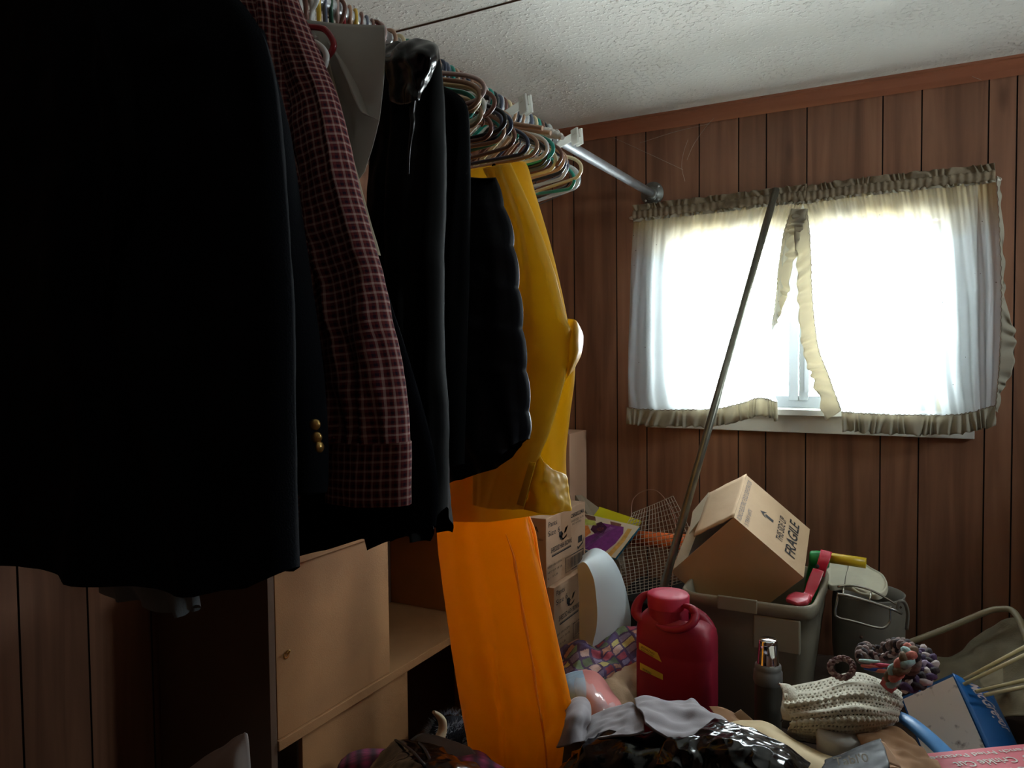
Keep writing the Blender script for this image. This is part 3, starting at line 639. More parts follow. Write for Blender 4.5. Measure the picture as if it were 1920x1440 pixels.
m = MB(); m.tube([P(618, 80, 0.938), P(650, 130, 0.932), (P(680, 205, 0.93)), P(690, 216, 0.925), P(712, 226, 0.93)], [0.004, 0.012, 0.009, 0.003, 0.0006], 10, sub=8, ry=0.35); m.build('crease', frost, t)
hook_for(0.975, t, 'white', hw=0.06)
for c, lab, pts in (('red', 'red plastic hanger showing its shoulder tip in front of the frosted cover', [(560, 46), (600, 52), (614, 60), (625, 78), (624, 92), (616, 104)]),
                    ('white', 'white plastic hanger showing its curved tip just below the red one', [(570, 74), (590, 80), (606, 92), (612, 106), (608, 124), (600, 130)])):
    yb = 0.90 if c == 'red' else 0.885; q = [P(a, b, yb) for a, b in pts]; root = thing('clothes_hanger', lab, 'hanger', (RX, yb, RZ), 'hangers of the garments beside the plaid shirt')
    lx = 2*RX-q[0][0]-0.0
    m = MB(); top = q[0]; mirror = [np.array([2*RX-p[0], p[1], p[2]]) for p in q]
    hk = [(RX-0.0205, yb, RZ), (RX-0.0145, yb, RZ+0.0132), (RX, yb, RZ+0.0187), (RX+0.0145, yb, RZ+0.0132), (RX+0.0205, yb, RZ-0.001), (RX+0.004, yb, RZ-0.03), (RX, yb, RZ-0.05)]
    m.tube(hk, 0.0042, 8, sub=4); neck = np.array([RX, yb, RZ-0.05])
    low = q[-1]
    loop = [neck]+q+[np.array([low[0]-0.02, yb, low[2]-0.008]), np.array([RX, yb, low[2]-0.008]), np.array([2*RX-low[0]+0.02, yb, low[2]-0.008])]+mirror[::-1]
    m.tube(loop, 0.0048, 8, closed=True, sub=4); m.build('frame', HM[c], root)
# cream shirt with stiff lower edge
t = thing('cream_shirt', 'cream cotton shirt partly covered by the frosted garment cover', 'shirt', (RX, 0.925, 1.3), 'clothes hanging on the rod')
garment('body', mat('cream_cotton', (172, 160, 138), rough=0.85, bump=0.1, bscale=200), 0.918, [(560, 130), (600, 260), (640, 400), (680, 474)], [(618, 118), (634, 180), (655, 270), (684, 380), (712, 478)], 0.010, t, folds=0.003, nf=2, seed=3, bottom=[(680, 474), (712, 479)])
hook_for(0.925, t, 'white', hw=0.06)
# glossy black vinyl coat
t = thing('vinyl_coat', 'glossy black vinyl coat with a folded collar hanging beside the frosted cover', 'coat', (RX, 1.04, 1.0), 'clothes hanging on the rod')
garment('body', mat('black_vinyl_body', (8, 9, 9), rough=0.6, bump=0.12, bscale=25, spec=0.08), 1.04, [(715, 84), (712, 200), (690, 400), (690, 700), (700, 960)], [(822, 92), (828, 150), (832, 300), (830, 600), (838, 800), (836, 965)], 0.038, t, folds=0.012, nf=2.4, seed=2.5, crump=0.007, bottom=[(700, 985), (750, 992), (800, 1004), (825, 1008), (838, 950)])
sheet('collar', [[(722, 92, 1.02), (745, 78, 1.0), (785, 78, 0.985), (815, 84, 0.99), (826, 100, 1.01)], [(722, 110, 0.99), (745, 98, 0.97), (785, 96, 0.955), (808, 102, 0.96), (820, 118, 0.99)], [(724, 140, 0.99), (750, 136, 0.975), (780, 134, 0.962), (800, 132, 0.965), (812, 136, 0.99)], [(730, 190, 1.0), (750, 196, 0.985), (775, 192, 0.965), (786, 176, 0.975), (794, 158, 0.99)]], vinyl_black, 50, 50, amp=0.006, fs=26, th=0.002, parent=t)
m = MB(); q = [P(a, b, 0.985) for a, b in ((778, 156), (776, 185), (773, 212), (774, 232), (768, 280), (766, 330))]; m.tube(q, [0.004, 0.006, 0.0055, 0.005, 0.003, 0.002], 10, sub=10, ry=0.8); m.build('front_edge', vinyl_black, t)
hook_for(1.04, t, 'brown', hw=0.1)
# rounded black coat shoulder
t = thing('black_coat', 'black wool coat with a rounded shoulder hanging behind the glossy coat', 'coat', (RX, 1.14, 1.0), 'clothes hanging on the rod')
garment('body', black_wool, 1.14, [(760, 150), (740, 400), (740, 880)], [(825, 158), (858, 176), (874, 196), (879, 240), (879, 420), (870, 870)], 0.03, t, folds=0.006, nf=3, seed=12)
hook_for(1.14, t, 'brown', hw=0.1)
# quilted vest
t = thing('quilted_vest', 'navy quilted vest with a deep armhole hanging before the yellow raincoat', 'vest', (RX, 1.24, 1.1), 'clothes hanging on the rod')
garment('body', navy_quilt, 1.24, [(790, 345), (770, 500), (755, 700), (830, 905)], [(925, 333), (936, 362), (958, 440), (970, 530), (978, 610), (986, 700), (990, 790), (985, 822)], 0.034, t,
        bottom=[(830, 905), (850, 904), (880, 893), (912, 884), (945, 862), (965, 838), (985, 822)], folds=0.006, nf=3, seed=7, crump=0.005, quilt=0.004, nr=120)
garment('shoulder', navy_quilt, 1.235, [(790, 122), (775, 240), (770, 350)], [(806, 118), (812, 190), (822, 250), (845, 305), (880, 332), (925, 336)], 0.026, t, folds=0.003, nf=2, seed=4, crump=0.003)
m = MB(); q = [P(a, b, 1.205) for a, b in ((806, 130), (811, 190), (820, 245), (838, 292), (858, 318), (880, 331))]; m.tube(q, 0.0035, 8, sub=8); m.build('armhole_binding', mat('navy_binding', (40, 46, 56), rough=0.5), t)
hook_for(1.24, t, 'black')
# yellow raincoat
yel = mat('yellow_pvc', (206, 172, 62), rough=0.42, bump=0.08, bscale=40, trans=0.38, spec=0.5, var=0.04, tcol=lin((255, 216, 60)))
ora = mat('orange_pvc', (236, 152, 10), rough=0.38, bump=0.06, bscale=30, trans=0.45, spec=0.5, tcol=lin((255, 186, 12)))
t = thing('yellow_raincoat', 'yellow rubberised raincoat hanging at the end of the row near the window', 'raincoat', (RX, 1.46, 1.0), 'clothes hanging on the rod')
garment('body', yel, 1.47, [(880, 318), (870, 500), (850, 800), (836, 945)], [(960, 306), (986, 306), (1003, 360), (1030, 450), (1052, 540), (1066, 610), (1078, 690), (1068, 780), (1060, 860), (1066, 950)], 0.026, t,
        bottom=[(836, 975), (900, 977), (960, 970), (1010, 963), (1045, 962), (1068, 955)], folds=0.008, nf=2.5, seed=5, crump=0.003, nr=100)
garment('sleeve', yel, 1.395, [(905, 316), (925, 380), (905, 560), (890, 760), (886, 946)], [(958, 306), (1000, 400), (1036, 500), (1062, 596), (1072, 626), (1062, 700), (1034, 800), (1010, 860), (982, 952)], 0.020, t, folds=0.006, nf=1.6, seed=1, crump=0.004, nr=100,
        bottom=[(886, 946), (930, 950), (982, 955)])
sheet('elbow_flap', [[(1066, 598, 1.42), (1078, 600, 1.41), (1086, 612, 1.43)], [(1062, 640, 1.40), (1080, 630, 1.39), (1092, 632, 1.43)], [(1062, 672, 1.40), (1078, 668, 1.39), (1090, 662, 1.43)], [(1058, 716, 1.41), (1066, 704, 1.40), (1076, 694, 1.43)]], yel, 24, 16, amp=0.002, fs=30, parent=t)
sheet('hem_flap', [[(1012, 852, 1.40), (1022, 868, 1.395), (1040, 880, 1.41), (1062, 890, 1.44)], [(1000, 890, 1.395), (1020, 905, 1.38), (1044, 905, 1.40), (1066, 915, 1.44)], [(990, 930, 1.40), (1020, 940, 1.385), (1046, 938, 1.395), (1070, 948, 1.44)], [(982, 955, 1.40), (1020, 963, 1.39), (1046, 962, 1.40), (1070, 957, 1.44)]], yel, 30, 30, amp=0.006, fs=30, seed=4, parent=t)
m = MB(); m.slab([P(a, b, 1.365) for a, b in ((968, 946), (982, 950), (1004, 868), (992, 866))], 0.003); m.build('cuff_strap', yel, t, bevel=0.001)
MB().lathe([(0.0004, 0.003), (0.004, 0.0025), (0.005, 0), (0.003, -0.001)], P(926, 311, 1.40), axis=(0.2, -1, 0), n=14).build('snap', black_wool, t)
hook_for(1.46, t, 'tan')
# orange bib trousers
t = thing('orange_rain_trousers', 'bright orange rubberised rain trousers hanging below the yellow raincoat', 'trousers', (RX, 1.52, 0.5), 'clothes hanging on the rod')
garment('leg', ora, 1.53, [(838, 700), (824, 940), (822, 1020), (840, 1160), (858, 1290), (880, 1400), (902, 1500)], [(980, 700), (988, 940), (1000, 1010), (1030, 1140), (1052, 1240), (1070, 1320), (1056, 1410), (1044, 1500)], 0.038, t, folds=0.012, nf=1.7, seed=3.6, crump=0.004, nr=100)
m = MB()
q = [P(a, b, 1.487) for a, b in ((948, 1000), (962, 1040), (966, 1062), (974, 1110), (984, 1170), (998, 1240), (1000, 1256), (1006, 1300), (1020, 1380), (1026, 1440))]
m.tube(q, [0.0008, 0.0025, 0.0045, 0.0025, 0.0045, 0.002, 0.0045, 0.003, 0.0025, 0.002], 10, sub=10); m.build('front_seam', mat('orange_seam_lit', (255, 196, 90), rough=0.35, trans=0.8), t)  # ridge coloured paler and more translucent to look lit from behind
m = MB(); q = [P(a, b, 1.535) for a, b in ((991, 968), (1002, 1000), (1012, 1060), (1030, 1140), (1052, 1240), (1070, 1322))]; m.tube(q, [0.003, 0.004, 0.003, 0.003, 0.003, 0.003], 8, sub=10); m.build('side_seam', mat('orange_seam', (255, 186, 70), rough=0.5, trans=0.5), t)
for s in (-0.07, 0.07):
    MB().tube([(RX+s*0.4, 1.50, RZ-0.17), (RX+s, 1.52, 1.60), (RX+s, 1.53, 1.33)], 0.008, 8, sub=4, ry=0.3).build('strap', ora, t)
hook_for(1.50, t, 'tan')
# ================================================================== CABINET
pb = mat('particle_board', (150, 106, 64), rough=0.75, bump=0.12, bscale=350, var=0.10, vscale=7)
pbd = mat('particle_board_edge', (138, 98, 62), rough=0.9, bump=0.6, bscale=260, var=0.18, vscale=120)
CXF, CXB, CY0, CY1 = -1.20, -1.55, 1.150, 2.42
zt, zs = 0.945, 0.551
t = thing('storage_cabinet', 'tan particle board storage cabinet with sliding doors behind the hanging clothes', 'cabinet', ((CXF+CXB)/2, (CY0+CY1)/2, 0))
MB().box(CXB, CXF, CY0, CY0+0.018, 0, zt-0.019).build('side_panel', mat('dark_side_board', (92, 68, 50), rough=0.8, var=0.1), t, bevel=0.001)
MB().box(CXB, CXF, CY1-0.018, CY1, 0, zt-0.019).build('side_panel', pb, t, bevel=0.001)
MB().box(CXB, CXF+0.006, CY0-0.002, CY1, zt-0.018, zt+0.002).build('top', pb, t, bevel=0.001)
MB().box(CXB+0.006, CXF+0.004, CY0+0.019, CY1-0.019, zs-0.012, zs+0.010).build('shelf', [pb], t, bevel=0.001)
MB().box(CXB, CXF, CY0+0.019, CY1-0.019, 0.03, 0.05).build('bottom', pb, t)
MB().box(CXB, CXB+0.005, CY0+0.019, CY1-0.019, 0.051, zt-0.019).build('back_panel', mat('hardboard_back', (92, 66, 48), rough=0.85), t)
MB().box(CXB+0.006, CXF-0.03, 2.02, 2.036, zs+0.011, zt-0.019).build('divider', pb, t)
def slot_door(y0, y1, z0, z1, x):
    d = MB().box(x-0.012, x, y0, y1, z0, z1).build('door', pb, t, bevel=0.001); return d
d = slot_door(CY0+0.022, 1.562, zs+0.011, zt-0.020, CXF-0.002)
hp = on('x', 537, 1229, CXF-0.001)
m = MB(); m.lathe([(0.0035, 0.0), (0.0065, 0.0012), (0.0078, 0.0005), (0.0085, -0.0005)], hp, axis=(1, 0, 0), n=20); m.tube([hp+np.array([0.001, -0.004, 0.006]), hp+np.array([0.006, -0.002, 0.012]), hp+np.array([0.007, 0.004, 0.010]), hp+np.array([0.001, 0.005, 0.003])], 0.0018, 8, sub=4)
m.build('finger_pull', brass, d)
ly0 = on('x', 567, 1400, CXF-0.004)[1]
slot_door(ly0, 1.640, 0.053, zs-0.014, CXF-0.004)
sheet('blocker_blanket', [[(CXB+0.01, yv, 0.952+0.19*h), (-1.45, yv, 0.95+0.23*h), (-1.36, yv, 0.95+0.22*h), (-1.31, yv, 0.952+0.10*h), (-1.305, yv, 0.949)] for yv, h in ((1.26, 0.15), (1.34, 1), (1.6, 0.95), (1.9, 1.0), (2.2, 0.92), (2.34, 0.9), (2.39, 0.1))], mat('blocker_brown', (58, 44, 38), rough=0.95, bump=0.3), 60, 30, amp=0.008, fs=14, px=False)  # hidden blanket added to keep window light off the left wall
tag(bpy.data.objects['blocker_blanket'], 'unseen dark brown blanket added on the particle board cabinet to block light', 'blanket')
# ------------------------------------------------------------------ things low at the left
t = on('y', 430, 1400, 1.05)
wb = mat('white_foam_board', (188, 180, 176), rough=0.7, bump=0.1, bscale=40)
sheet('plastic_sheet', [[(345, 1450, 1.06), (385, 1420, 1.05), (425, 1396, 1.04), (455, 1376, 1.04)], [(340, 1500, 1.02), (385, 1480, 1.01), (430, 1450, 1.00), (468, 1405, 1.03)], [(340, 1700, 0.98), (390, 1700, 0.97), (440, 1700, 0.97), (482, 1700, 1.0)], [(340, 2120, 0.95), (390, 2120, 0.95), (440, 2120, 0.95), (500, 2120, 0.98)]], wb, 40, 24, amp=0.004, fs=12, th=0.004)
tag(bpy.data.objects['plastic_sheet'], 'pale grey plastic sheet standing against the dark end of the cabinet', 'sheet')

# ================================================================== FLOOR CLUTTER: the heap everything rests on
heap_m = mat('heap_fabric', (70, 54, 44), rough=0.95, bump=0.3, bscale=120, var=0.5, vscale=9)
def heap_z(x, y):
    e = min(1, max(0, (x+0.985)/0.06))*min(1, max(0, (1.40-x)/0.3))*min(1, max(0, (y-1.50)/0.35))*min(1, max(0, (2.795-y)/0.02))
    return (0.345*e+0.022*e*nz((x, y, 0), 7)+0.012*e*nz((x, y, 3), 19)+0.16*e*math.exp(-((x+0.675)**2+(y-2.085)**2)/0.0022))+0.004
g = [[(x, y, heap_z(x, y)) for x in np.linspace(-0.985, 1.42, 150)] for y in np.linspace(1.45, 2.794, 90)]
tag(MB().grid(g).build('clothes_heap', heap_m), 'heap of crumpled brown clothes and rags covering the floor below the window', 'clothes heap', kind='stuff')
HZ = 0.35
# ------------------------------------------------------------------ cartons
card = mat('carton_card', (172, 136, 108), rough=0.85, bump=0.08, bscale=80, var=0.06, vscale=12)
tape = mat('paper_tape', (160, 122, 92), rough=0.55)
Xc = -1.01
def carton(z0, z1, y0, y1, label, yaw=0.0, mirror=1, dx=0.0):
    x1 = Xc+dx; root = thing('carton', label, 'carton', ((x1-0.15), (y0+y1)/2, z0), 'stacked frozen food cartons')
    o = np.array([x1, y0, z0]); ly = np.array([math.sin(yaw), math.cos(yaw), 0])*(y1-y0); lx = np.array([-math.cos(yaw), math.sin(yaw), 0])*0.17; h = np.array([0, 0, z1-z0])
    MB().obox(o, lx, ly, h).build('carton_body', card, root, bevel=0.002)
    n = np.array([math.cos(yaw), -math.sin(yaw), 0]); yd = ly/np.linalg.norm(ly); H_ = z1-z0; W_ = y1-y0
    F = lambda u, v: o+yd*u*W_+np.array([0, 0, v*H_])+n*0.0006
    def rect(u0, u1, v0, v1): return [F(u0, v0), F(u1, v0), F(u1, v1), F(u0, v1)]
    deco(root, [rect(0.36, 0.60, 0.52, 0.995), rect(0.36, 0.60, 0.0, 0.3)], tape, 'tape')
    zu = (0, 0, 1)
    text('OIF00224A', F(0.60, 0.84), yd, zu, 0.36*W_, 0.065*H_, INK, root, bold=0.01)
    text('SHREDDED, 1/6 IN', F(0.60, 0.77), yd, zu, 0.34*W_, 0.035*H_, INK, root); text('POTATOES', F(0.64, 0.72), yd, zu, 0.24*W_, 0.03*H_, INK, root)
    text('Pants', F(0.05, 0.86), yd, zu, 0.2*W_, 0.08*H_, INK, root); text('Size 6', F(0.04, 0.73), yd, zu, 0.28*W_, 0.08*H_, INK, root)
    text('SHREDDED HASH BROWNS', F(0.1, 0.47), yd, zu, 0.52*W_, 0.075*H_, INK, root, bold=0.015)
    deco(root, [rect(0.12, 0.60, 0.405, 0.425), rect(0.12, 0.60, 0.43, 0.437)], INK, 'printed_rule')
    bowl = [F(0.31, 0.68), F(0.33, 0.60), F(0.40, 0.575), F(0.48, 0.60), F(0.50, 0.64), F(0.40, 0.60)]
    deco(root, [bowl, [F(0.30, 0.72), F(0.30, 0.64), F(0.37, 0.62), F(0.40, 0.67), F(0.36, 0.72)], [F(0.42, 0.66), F(0.47, 0.68), F(0.53, 0.76), F(0.45, 0.74)]], INK, 'printed_emblem')
    deco(root, [[F(0.76, 0.36), F(0.78, 0.30), F(0.92, 0.36), F(0.96, 0.46), F(0.9, 0.38), F(0.8, 0.34)], [F(0.79, 0.40), F(0.90, 0.40), F(0.90, 0.50), F(0.79, 0.50)]], INK, 'printed_emblem')
    text('KEEP FROZEN', F(0.02, 0.27), yd, zu, 0.34*W_, 0.03*H_, INK, root); text('NET WT 18 LB', F(0.02, 0.19), yd, zu, 0.34*W_, 0.03*H_, INK, root); text('6 - 3 LB', F(0.02, 0.11), yd, zu, 0.24*W_, 0.03*H_, INK, root)
    bars = [rect(0.46, 0.93, 0.045, 0.06), rect(0.46, 0.93, 0.265, 0.28), rect(0.45, 0.465, 0.045, 0.28), rect(0.925, 0.94, 0.045, 0.28)]; u = 0.49; r3 = random.Random(4)
    while u < 0.90:
        wv = r3.choice((0.005, 0.01, 0.016)); bars.append(rect(u, u+wv, 0.08, 0.24)); u += wv+r3.choice((0.006, 0.012))
    deco(root, bars, INK, 'barcode')
    # end face
    xn = lx/np.linalg.norm(lx); E0 = o+lx
    text('OIF00224A', E0-xn*0.030+np.array([0, -0.0008, H_*0.80])+xn*0, -xn, zu, 0.115, 0.075*H_*1.1, INK, root, bold=0.01)
    text('SHREDDED', o+xn*0.06+np.array([0, -0.0008, H_*0.68]), -xn, zu, 0.05, 0.03*H_, INK, root)
    return root
zc = [0.006, 0.222, 0.44, 0.657, 0.872]
carton(zc[3], zc[4], 2.10, 2.41, 'tan frozen food carton with bold printing, topmost of the stack beside the orange trousers')
carton(zc[2], zc[3]-0.001, 2.115, 2.425, 'tan frozen food carton second from the top of the stack, its side torn', dx=0.018)
carton(zc[1], zc[2]-0.001, 2.12, 2.42, 'tan frozen food carton third from the top of the stack, in shadow', dx=0.01)
carton(zc[0], zc[1]-0.001, 2.12, 2.42, 'tan frozen food carton at the bottom of the stack, on the floor', dx=0.01)
# tall plain box behind
c = P(1075, 812, 2.66)
t = thing('tall_carton', 'tall plain cardboard box standing behind the stacked cartons', 'carton', (c[0]-0.15, 2.70, 0))
MB().box(c[0]-0.34, c[0], 2.625, 2.79, 0.002, c[2]).build('carton_body', mat('tan_card', (186, 146, 118), rough=0.8, var=0.05), t, bevel=0.003)
# leaning board behind the books
q = [P(1078, 930, 2.60), P(1090, 930, 2.62), P(1160, 982, 2.66), P(1175, 1080, 2.60), P(1085, 1090, 2.58)]
tag(MB().slab(q, 0.006).build('cardboard_flap', mat('grey_card', (140, 124, 104), rough=0.85, var=0.08)), 'grey-brown cardboard leaning behind the storybooks', 'cardboard')
# ------------------------------------------------------------------ storybooks
def book(name, label, corners, th, cover, page, spinecol):
    p = [np.array(q, float) for q in corners]; root = thing(name, label, 'book', p[3], 'storybooks on the cartons')
    n = _n(np.cross(p[1]-p[0], p[3]-p[0])); n = n if n[2] > 0 or n.dot(C0-p[0]) > 0 else -n
    if n.dot(C0-p[0]) < 0: n = -n
    a, bb = p[1]-p[0], p[3]-p[0]
    MB().obox(p[0], a, bb, -n*0.002).build('cover', cover, root)
    MB().obox(p[0]+a*0.02+bb*0.02-n*0.0022, a*0.96, bb*0.96, -n*(th-0.004)).build('pages', page, root)
    MB().obox(p[0]-n*(th-0.0018), a, bb, -n*0.002).build('back_cover', spinecol, root)
    return root, p[0], a, bb, n
pg = mat('book_pages', (214, 208, 190), rough=0.9); 
# lower-right corner, upper-right corner known from the photo
y0 = 2.36
tl, tr, br = P(1062, 958, 2.50), P(1200, 986, 2.34), P(1152, 1046, 2.14)
bk = thing
by = book('storybook', 'yellow picture book lying under the purple storybook, its top edge showing', [P(1124, 950, 2.64), P(1202, 976, 2.59), P(1156, 1034, 2.50), P(1078, 1006, 2.55)], 0.010, mat('yellow_cover', (216, 206, 30), rough=0.35, var=0.05), pg, mat('yellow_back', (190, 180, 40), rough=0.4))
root, o, a, bb, n = book('storybook', 'storybook with purple robed figure on its cover, blue spine edge', [P(1084, 960, 2.60), P(1199, 987, 2.54), P(1154, 1044, 2.44), P(1039, 1015, 2.50)], 0.010, mat('storybook_cover', (222, 206, 178), rough=0.35, var=0.06), pg, mat('blue_back', (30, 118, 150), rough=0.4))
F = lambda u, v: o+a*u+bb*v+n*0.0008
def art(polys, col, nm): deco(root, [[F(*q) for q in pl_] for pl_ in polys], mat(nm, col, rough=0.35, var=0.2, vscale=60), 'cover_picture', 0.0002)
art([[(0.48, 0.15), (0.80, 0.12), (0.86, 0.30), (0.86, 0.62), (0.80, 0.98), (0.42, 0.98), (0.36, 0.75), (0.50, 0.45)]], (132, 60, 138), 'robe_purple')
art([[(0.62, 0.2), (0.70, 0.2), (0.60, 0.60), (0.52, 0.95), (0.46, 0.95), (0.54, 0.5)]], (178, 134, 186), 'robe_light')
art([[(0.87, 0.14), (0.93, 0.12), (0.955, 0.5), (0.93, 0.99), (0.86, 0.99), (0.89, 0.5)]], (224, 172, 88), 'banner_gold')
art([[(0.02, 0.45), (0.3, 0.32), (0.42, 0.5), (0.34, 0.95), (0.05, 0.98)]], (222, 130, 62), 'cloak_orange')
art([[(0.12, 0.16), (0.34, 0.14), (0.42, 0.26), (0.2, 0.34), (0.04, 0.36)]], (196, 200, 96), 'bush_green')
art([[(0.36, 0.26), (0.44, 0.12), (0.58, 0.24), (0.60, 0.44), (0.48, 0.50), (0.38, 0.42)]], (64, 26, 52), 'hood_plum')
art([[(0.47, 0.28), (0.54, 0.27), (0.56, 0.36), (0.50, 0.41), (0.46, 0.36)]], (224, 150, 96), 'face_tan')
art([[(0.1, 0.02), (0.3, 0.02), (0.36, 0.14), (0.24, 0.16)], [(0.56, 0.05), (0.74, 0.05), (0.76, 0.15), (0.6, 0.14)]], (128, 84, 68), 'hills_brown')
# ------------------------------------------------------------------ curved white plastic
whp = mat('white_polyethylene', (206, 216, 220), rough=0.5, trans=0.2, bump=0.05, bscale=60)
cr3 = mat('cream_side', (190, 184, 160), rough=0.6, trans=0.15)
t = thing('plastic_drum', 'curved white plastic drum standing between the cartons and the red jug', 'drum', P(1140, 1230, 2.02))
out = [(1092, 1042), (1108, 1030), (1122, 1028), (1140, 1038), (1156, 1058), (1170, 1090), (1180, 1130), (1184, 1165), (1180, 1200), (1172, 1232), (1168, 1300)]
inn = [(1082, 1060), (1092, 1054), (1100, 1058), (1108, 1072), (1114, 1090), (1118, 1120), (1120, 1150), (1118, 1180), (1112, 1205), (1108, 1240), (1106, 1300)]
n_ = 50; A = spline([(a, b, 0) for a, b in out], n_); B = spline([(a, b, 0) for a, b in inn], n_)
lid = [P(q[0], q[1], 2.03) for q in B]; rim = [P(q[0]*0.985+B[i][0]*0.015, q[1], 2.16) for i, q in enumerate(A)]
midr = [0.5*(np.array(u)+np.array(v))+np.array([0.008, -0.004, 0.004]) for u, v in zip(lid, rim)]
fc = [np.array([p[0]-0.05, p[1]-0.0, p[2]-0.02 if i < 10 else p[2]]) for i, p in enumerate(lid)]
fc = [np.array([min(p[0], lid[0][0]-0.004)*1.0, p[1]-0.01, min(p[2], lid[0][2]-0.02)]) for p in lid]
cen = np.array([lid[0][0]+0.004, lid[0][1], lid[-1][2]])
g = np.array([[p*(1-f)+np.array([cen[0], p[1]+0.004*f, p[2]*(1-0.3*f)+cen[2]*0.3*f])*f for p in lid] for f in np.linspace(1, 0, 8)]).transpose(1, 0, 2)
MB().grid(g).build('end_face', cr3, t)
g = np.array([[np.array(u)*(1-f)+np.array(v)*f+np.array([0.008, -0.004, 0.004])*math.sin(math.pi*f) for f in np.linspace(0, 1, 8)] for u, v in zip(lid, rim)]); MB().grid(g).build('side_wall', whp, t)
g = np.array([[np.array(v)*(1-f)+np.array([cen[0], v[1], v[2]*0.7+cen[2]*0.3])*f for f in np.linspace(0, 1, 5)] for v in rim]); MB().grid(g).build('far_face', whp, t)
# ------------------------------------------------------------------ hoop, netting, orange tube
m = MB(); m.tube([P(1186, 1000, 2.66), P(1184, 950, 2.68), P(1192, 930, 2.69), P(1212, 919, 2.70), P(1232, 921, 2.70), P(1250, 940, 2.69), P(1263, 965, 2.68), P(1267, 1000, 2.66), P(1262, 1060, 2.62), P(1255, 1160, 2.55)], 0.0042, 10, sub=8, ry=0.3)
tag(m.build('wicker_hoop', mat('reed', (160, 122, 106), rough=0.45)), 'thin brown reed hoop arching over the wire mesh', 'hoop')
m = MB(); o0 = P(1180, 1008, 2.60); o1 = P(1302, 1018, 2.64)
m.tube([o0, o0*0.5+o1*0.5, o1, o1+(o1-o0)*0.12], 0.027, 28); 
tag(m.build('orange_tube', mat('orange_mailing_tube', (232, 110, 44), rough=0.6, bump=0.1)), 'orange tube lying behind the wire mesh', 'tube')
wm = mat('mesh_wire', (176, 168, 154), rough=0.4, metal=0.6)
m = MB()
c4 = [P(1186, 962, 2.58), P(1262, 930, 2.60), P(1300, 1085, 2.40), P(1170, 1116, 2.36)]
g = patch([[c4[0], P(1225, 946, 2.60), c4[1]], [P(1160, 1020, 2.50), P(1228, 1012, 2.54), P(1296, 1000, 2.52)], [P(1165, 1075, 2.42), P(1235, 1060, 2.46), P(1300, 1045, 2.44)], [c4[3], P(1235, 1104, 2.40), c4[2]]], 24, 18)
for i in range(24): m.tube([g[i, j] for j in range(18)], 0.0011, 4, caps=False)
for j in range(18): m.tube([g[i, j] for i in range(24)], 0.0011, 4, caps=False)
tag(m.build('wire_mesh', wm), 'square-holed wire mesh leaning behind the white drum', 'wire mesh')
# dark box under the mesh
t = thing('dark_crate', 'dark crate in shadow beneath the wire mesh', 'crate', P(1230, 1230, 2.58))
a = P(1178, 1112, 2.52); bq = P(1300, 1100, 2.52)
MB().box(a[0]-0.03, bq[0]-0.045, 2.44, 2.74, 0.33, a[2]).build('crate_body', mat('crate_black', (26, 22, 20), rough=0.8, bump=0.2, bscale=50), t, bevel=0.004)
# ------------------------------------------------------------------ metal pole
m = MB(); pt, pb_ = P(1455, 355, 2.675), P(1243, 1105, 2.15)
d = pb_-pt; pend = pt+d*((pt[2]-0.492)/(-d[2]))
m.tube([pt, pend], 0.0118, 20)
tag(m.build('steel_pole', mat('dull_steel', (128, 128, 116), rough=0.35, metal=0.75, var=0.15, vscale=30)), 'grey steel pole leaning diagonally across the left curtain', 'pole')
# ------------------------------------------------------------------ quilt, plastic pillow pack, tan cloth left of the jug
pal = [(176, 84, 104), (120, 146, 118), (198, 186, 120), (96, 84, 128), (206, 176, 170), (150, 60, 74), (142, 132, 170), (104, 118, 96), (190, 140, 120)]
pm = [mat('quilt_patch_%s' % 'abcdefghi'[i], c, rough=0.9, bump=0.3, bscale=250, var=0.15, vscale=60) for i, c in enumerate(pal)]+[mat('quilt_strip', (88, 70, 108), rough=0.9)]
def quilt(label, rows, seed, nr=112, nc=112, amp=0.02):
    g = patch([[P(*q) for q in r] for r in rows], nr, nc)
    for i in range(nr):
        for j in range(nc):
            g[i, j] += np.array([0.3, -0.4, 0.8])*amp*(nz(g[i, j], 16, seed)+0.6*nz(g[i, j], 34, seed))
    m = MB().grid(g); r4 = random.Random(seed); pc = {}
    for k in range(len(m.f)):
        i, j = divmod(k, nc-1); wi, wj = i+0.35*j+8*nz((i*0.03, j*0.03, 1))+60, j-0.30*i+8*nz((i*0.03, j*0.03, 7))+60; a_, b_ = int(wi//15), int(wj//15)
        if wi % 15 < 3 or wj % 15 < 3: m.mi[k] = 9
        else:
            if (a_, b_) not in pc: pc[(a_, b_)] = r4.randrange(9)
            m.mi[k] = pc[(a_, b_)]
    tag(m.build('patchwork_quilt', pm, solid=0.004), label, 'quilt')
quilt('crumpled patchwork quilt in pink, green and lilac lying beside the orange trousers', [[(1040, 1230, 2.05), (1080, 1196, 2.06), (1120, 1212, 2.05), (1160, 1178, 2.10), (1200, 1170, 2.10)], [(1045, 1255, 1.98), (1085, 1222, 1.94), (1125, 1228, 1.95), (1165, 1205, 2.06), (1200, 1205, 2.05)], [(1050, 1262, 1.90), (1090, 1256, 1.84), (1130, 1262, 1.86), (1168, 1240, 2.0), (1200, 1230, 2.05)], [(1060, 1290, 1.88), (1090, 1276, 1.86), (1130, 1290, 1.88), (1168, 1272, 1.96), (1198, 1262, 2.02)]], 3)
